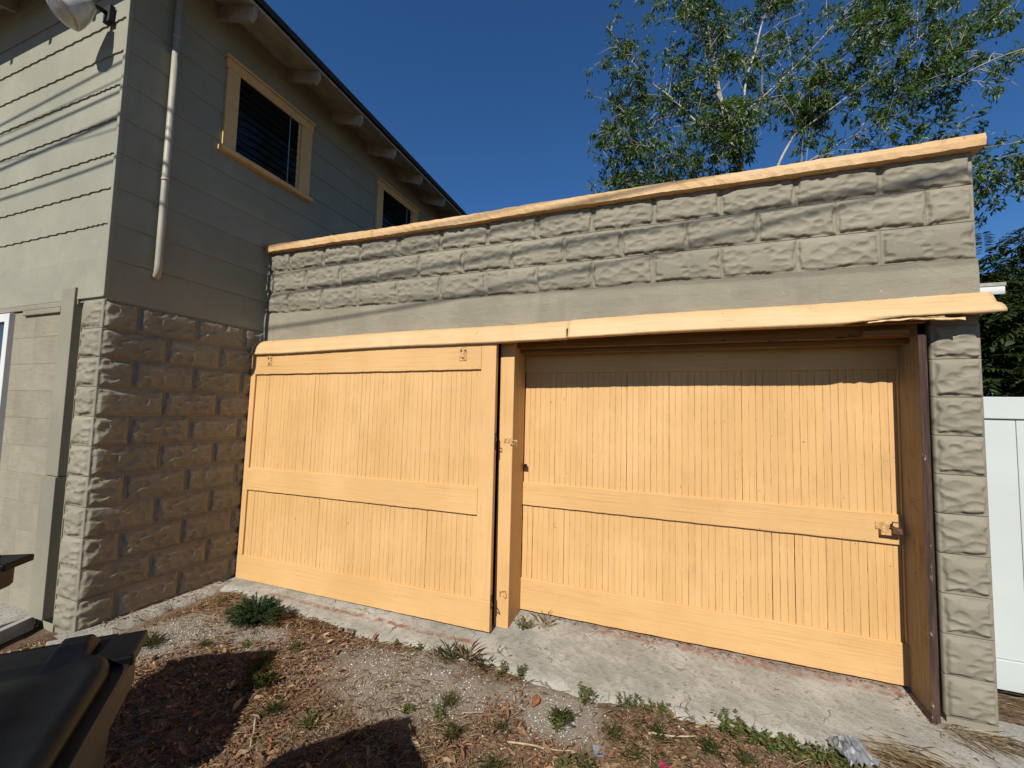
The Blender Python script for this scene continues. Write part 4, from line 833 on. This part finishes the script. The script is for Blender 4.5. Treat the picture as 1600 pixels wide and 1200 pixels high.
# ------------------------------------------------------------------ trees
def bez(pts, n):
    """Catmull-Rom through points"""
    P = [np.array(p, float) for p in pts]; P = [2*P[0]-P[1]]+P+[2*P[-1]-P[-2]]; o = []
    for i in range(1, len(P)-2):
        for t in np.linspace(0, 1, n, endpoint=False): o.append(.5*((2*P[i])+(-P[i-1]+P[i+1])*t+(2*P[i-1]-5*P[i]+4*P[i+1]-P[i+2])*t*t+(-P[i-1]+3*P[i]-3*P[i+1]+P[i+2])*t**3))
    o.append(P[-2]); return o
tree = thing('slender_tree', 'tall pale-limbed tree with sparse drooping leaves behind the garage', 'tree', (-.2, 4.75, 0))
TI = Matrix.Translation((.2, -4.75, 0))
BR = {'trunk': ([(-.2, 4.75, 0), (-.22, 4.7, 1.8), (-.28, 4.65, 3.4), (-.37, 4.6, 5.18), (-.6, 4.6, 6.15), (-.77, 4.5, 7.0), (-.91, 4.4, 7.96), (-.99, 4.3, 9.11), (-1.05, 4.2, 10.4)], .085, .018),
 'B': ([(-.7, 4.55, 6.64), (-.95, 4.3, 7.26), (-1.04, 4.2, 7.72), (-1.3, 4.0, 8.18), (-1.49, 3.9, 8.76), (-1.7, 3.8, 9.5)], .026, .008),
 'C': ([(-.42, 4.62, 5.4), (-.32, 4.9, 7.14), (-.14, 5.0, 7.87), (.02, 5.1, 8.53), (.26, 5.2, 9.0), (.41, 5.2, 9.79)], .032, .012),
 'D': ([(-.5, 4.6, 5.96), (-.42, 4.8, 6.56), (.06, 5.1, 7.14), (.6, 5.4, 7.78), (1.19, 5.7, 8.54), (1.75, 5.9, 9.31)], .026, .008),
 'E': ([(-.22, 4.7, 1.9), (-.02, 4.9, 4.2), (.07, 5.0, 5.31), (.2, 5.0, 5.81), (.45, 4.9, 6.27), (.72, 4.8, 6.69), (.9, 4.7, 7.06), (1.37, 4.5, 7.52), (1.9, 4.4, 8.1)], .05, .010),
 'F': ([(.40, 4.92, 6.18), (.98, 4.6, 6.42), (1.38, 4.4, 6.61), (1.64, 4.2, 6.76), (1.99, 4.0, 7.02), (2.5, 3.9, 7.4)], .024, .007),
 'G': ([(-.5, 4.6, 5.75), (-1.15, 4.4, 6.45), (-1.54, 4.3, 6.89), (-1.95, 4.2, 7.29), (-2.54, 4.0, 8.17)], .026, .005),
 'G2': ([(-1.15, 4.4, 6.45), (-2.03, 4.6, 7.0), (-2.5, 4.8, 7.1)], .012, .004),
 'H': ([(.0, 4.9, 4.6), (.28, 4.9, 5.45), (1.08, 4.7, 5.85), (1.51, 4.4, 5.9), (1.81, 4.2, 6.0), (2.3, 4.0, 6.15), (2.8, 3.9, 6.2)], .026, .006),
 'I': ([(-.36, 4.6, 5.0), (-1.2, 4.3, 5.7), (-1.89, 4.1, 5.95), (-2.4, 4.0, 6.2)], .018, .004),
 'J': ([(-.32, 4.6, 4.5), (-1.1, 4.4, 5.1), (-1.8, 4.3, 5.4), (-2.45, 4.2, 5.55)], .018, .004),
 'K': ([(1.08, 4.7, 5.85), (1.73, 4.9, 6.61), (2.33, 5.0, 7.04), (3.1, 5.0, 7.6)], .018, .006),
 'L': ([(.0, 4.85, 4.4), (.8, 4.6, 5.0), (1.6, 4.4, 5.15), (2.4, 4.8, 5.1), (2.95, 5.0, 5.0)], .02, .005),
 'N': ([(-.4, 4.6, 5.3), (-.55, 4.3, 5.8), (-.75, 4.1, 6.2)], .02, .006)}
TP = []; TD = []; r = np.random.default_rng(77); mbt = MB()
dens = {'trunk': .45, 'B': .6, 'C': .6, 'D': .7, 'E': .7, 'F': .8, 'G': .8, 'G2': .9, 'H': 1.0, 'I': 1.35, 'J': 1.4, 'K': .55, 'L': 1.2, 'N': 2.6}
def leaf_cluster(p, d, n, spread):
    for q in range(n):
        aa = r.normal(0, 1, 3); dd = d*.45+aa*.62+np.array([0, 0, -.42]); TP.append(p+r.normal(0, spread, 3)); TD.append(dd)
for nm, (pts, r0, r1) in BR.items():
    C = bez(pts, 6); rad = np.linspace(r0, r1, len(C))*(.72 if nm == 'trunk' else .6); o = MB().tube(C, list(rad), 9).build('trunk' if nm == 'trunk' else 'branch', M['bark'], tree, True); o.matrix_parent_inverse = TI
    C = np.array(C); seg = np.linalg.norm(np.diff(C, axis=0), axis=1); ln = seg.sum(); nt_ = int(ln*14*dens[nm])
    for i in range(nt_):
        t = r.uniform(.18 if nm not in ('trunk', 'E') else .48, 1.0); k = min(int(t*(len(C)-1)), len(C)-2); p = C[k]+(C[k+1]-C[k])*r.random()
        if p[2] < 4.3: continue
        d = C[k+1]-C[k]; d /= np.linalg.norm(d); s = r.normal(0, 1, 3); s -= d*s.dot(d); s /= np.linalg.norm(s)
        dr = d*.55+s*.9+np.array([0, 0, .18]); dr /= np.linalg.norm(dr); l = r.uniform(.22, .85)*(1.05 if t < .8 else .75); e = p+dr*l+np.array([0, 0, -.10*l]); mid = p+dr*l*.5+np.array([0, 0, .05*l])
        tw = [p, mid, e]; mbt.tube(tw, [.0045, .003, .0015], 4, False)
        if r.random() < .16: continue
        for c in range(r.integers(3, 6)):
            u = r.uniform(.3, 1); q = (1-u)**2*p+2*u*(1-u)*mid+u*u*e; sd = r.normal(0, 1, 3); sd /= np.linalg.norm(sd); tip = q+sd*r.uniform(.06, .22)+np.array([0, 0, -.03])
            mbt.tube([q, tip], [.003, .0015], 3, False); leaf_cluster(tip, sd, int(r.integers(14, 26)), .038)
o = mbt.build('twigs', M['bark'], tree); o.matrix_parent_inverse = TI
n = len(TP); N = unit(r.normal(0, .6, (n, 3))+np.array([0, -.2, .8])); Ls = r.uniform(.055, .105, n)
o = link('crown', leaf_mesh('crown', TP, TD, N, Ls, Ls*r.uniform(.25, .38, n), M['leaf'], .25, .12), None, tree); o.matrix_parent_inverse = TI
print('tree leaves', n)
# dark bush behind the fence: fronds of paired leaflets
def bush(name, label, base, cx, cy, z0, z1, R, nf, seed, mat):
    r = np.random.default_rng(seed); t = thing(name, label, 'tree', base); inv = Matrix.Translation((-base[0], -base[1], -base[2])); Ps = []; Ds = []; mb = MB(); Ns = []
    for k in range(7):
        a = r.uniform(0, 6.28); top = np.array([cx+math.cos(a)*R*.6, cy+math.sin(a)*R*.6, z0+(z1-z0)*r.uniform(.3, .6)]); b = np.array(base, float); mb.tube([b, (b+top)/2+np.array([0, 0, .3]), top], [.04, .025, .01], 7, False)
    tr = mb.build('trunk', M['bark'], t); tr.matrix_parent_inverse = inv
    for k in range(nf):
        c = np.array([cx, cy, (z0+z1)/2])+unit(r.normal(0, 1, (1, 3)))[0]*np.array([R, R*.8, (z1-z0)/2])*r.uniform(.35, 1.0)**.6
        a = r.uniform(0, 6.28); d = np.array([math.cos(a), math.sin(a), r.uniform(-.5, .5)]); l = r.uniform(.25, .5); m_ = int(l/.022); side = np.cross(d, [0, 0, 1]); side /= np.linalg.norm(side)
        for i in range(m_):
            p = c+d*l*i/m_+np.array([0, 0, -.25*l*(i/m_)**2]); 
            for s in (-1, 1): Ps.append(p); Ds.append(side*s+d*.6+np.array([0, 0, -.35])+r.normal(0, .15, 3)); Ns.append((0, 0, 1))
    n = len(Ps); Ns = np.array(Ns, float)+r.normal(0, .3, (n, 3)); Ls = r.uniform(.06, .11, n)
    o = link('crown', leaf_mesh('crown', Ps, Ds, Ns, Ls, Ls*r.uniform(.2, .3, n), M[mat], .2, .15), None, t); o.matrix_parent_inverse = inv
bush('dark_bush', 'dense dark green tree rising behind the white fence', (2.1, 3.2, 0), 2.25, 3.1, .6, 3.7, .95, 900, 5, 'leaf2')
bush('dark_bush', 'lower dark shrub just behind the white fence top', (1.35, 2.3, 0), 1.40, 2.4, .2, 3.05, .62, 700, 6, 'leaf2')
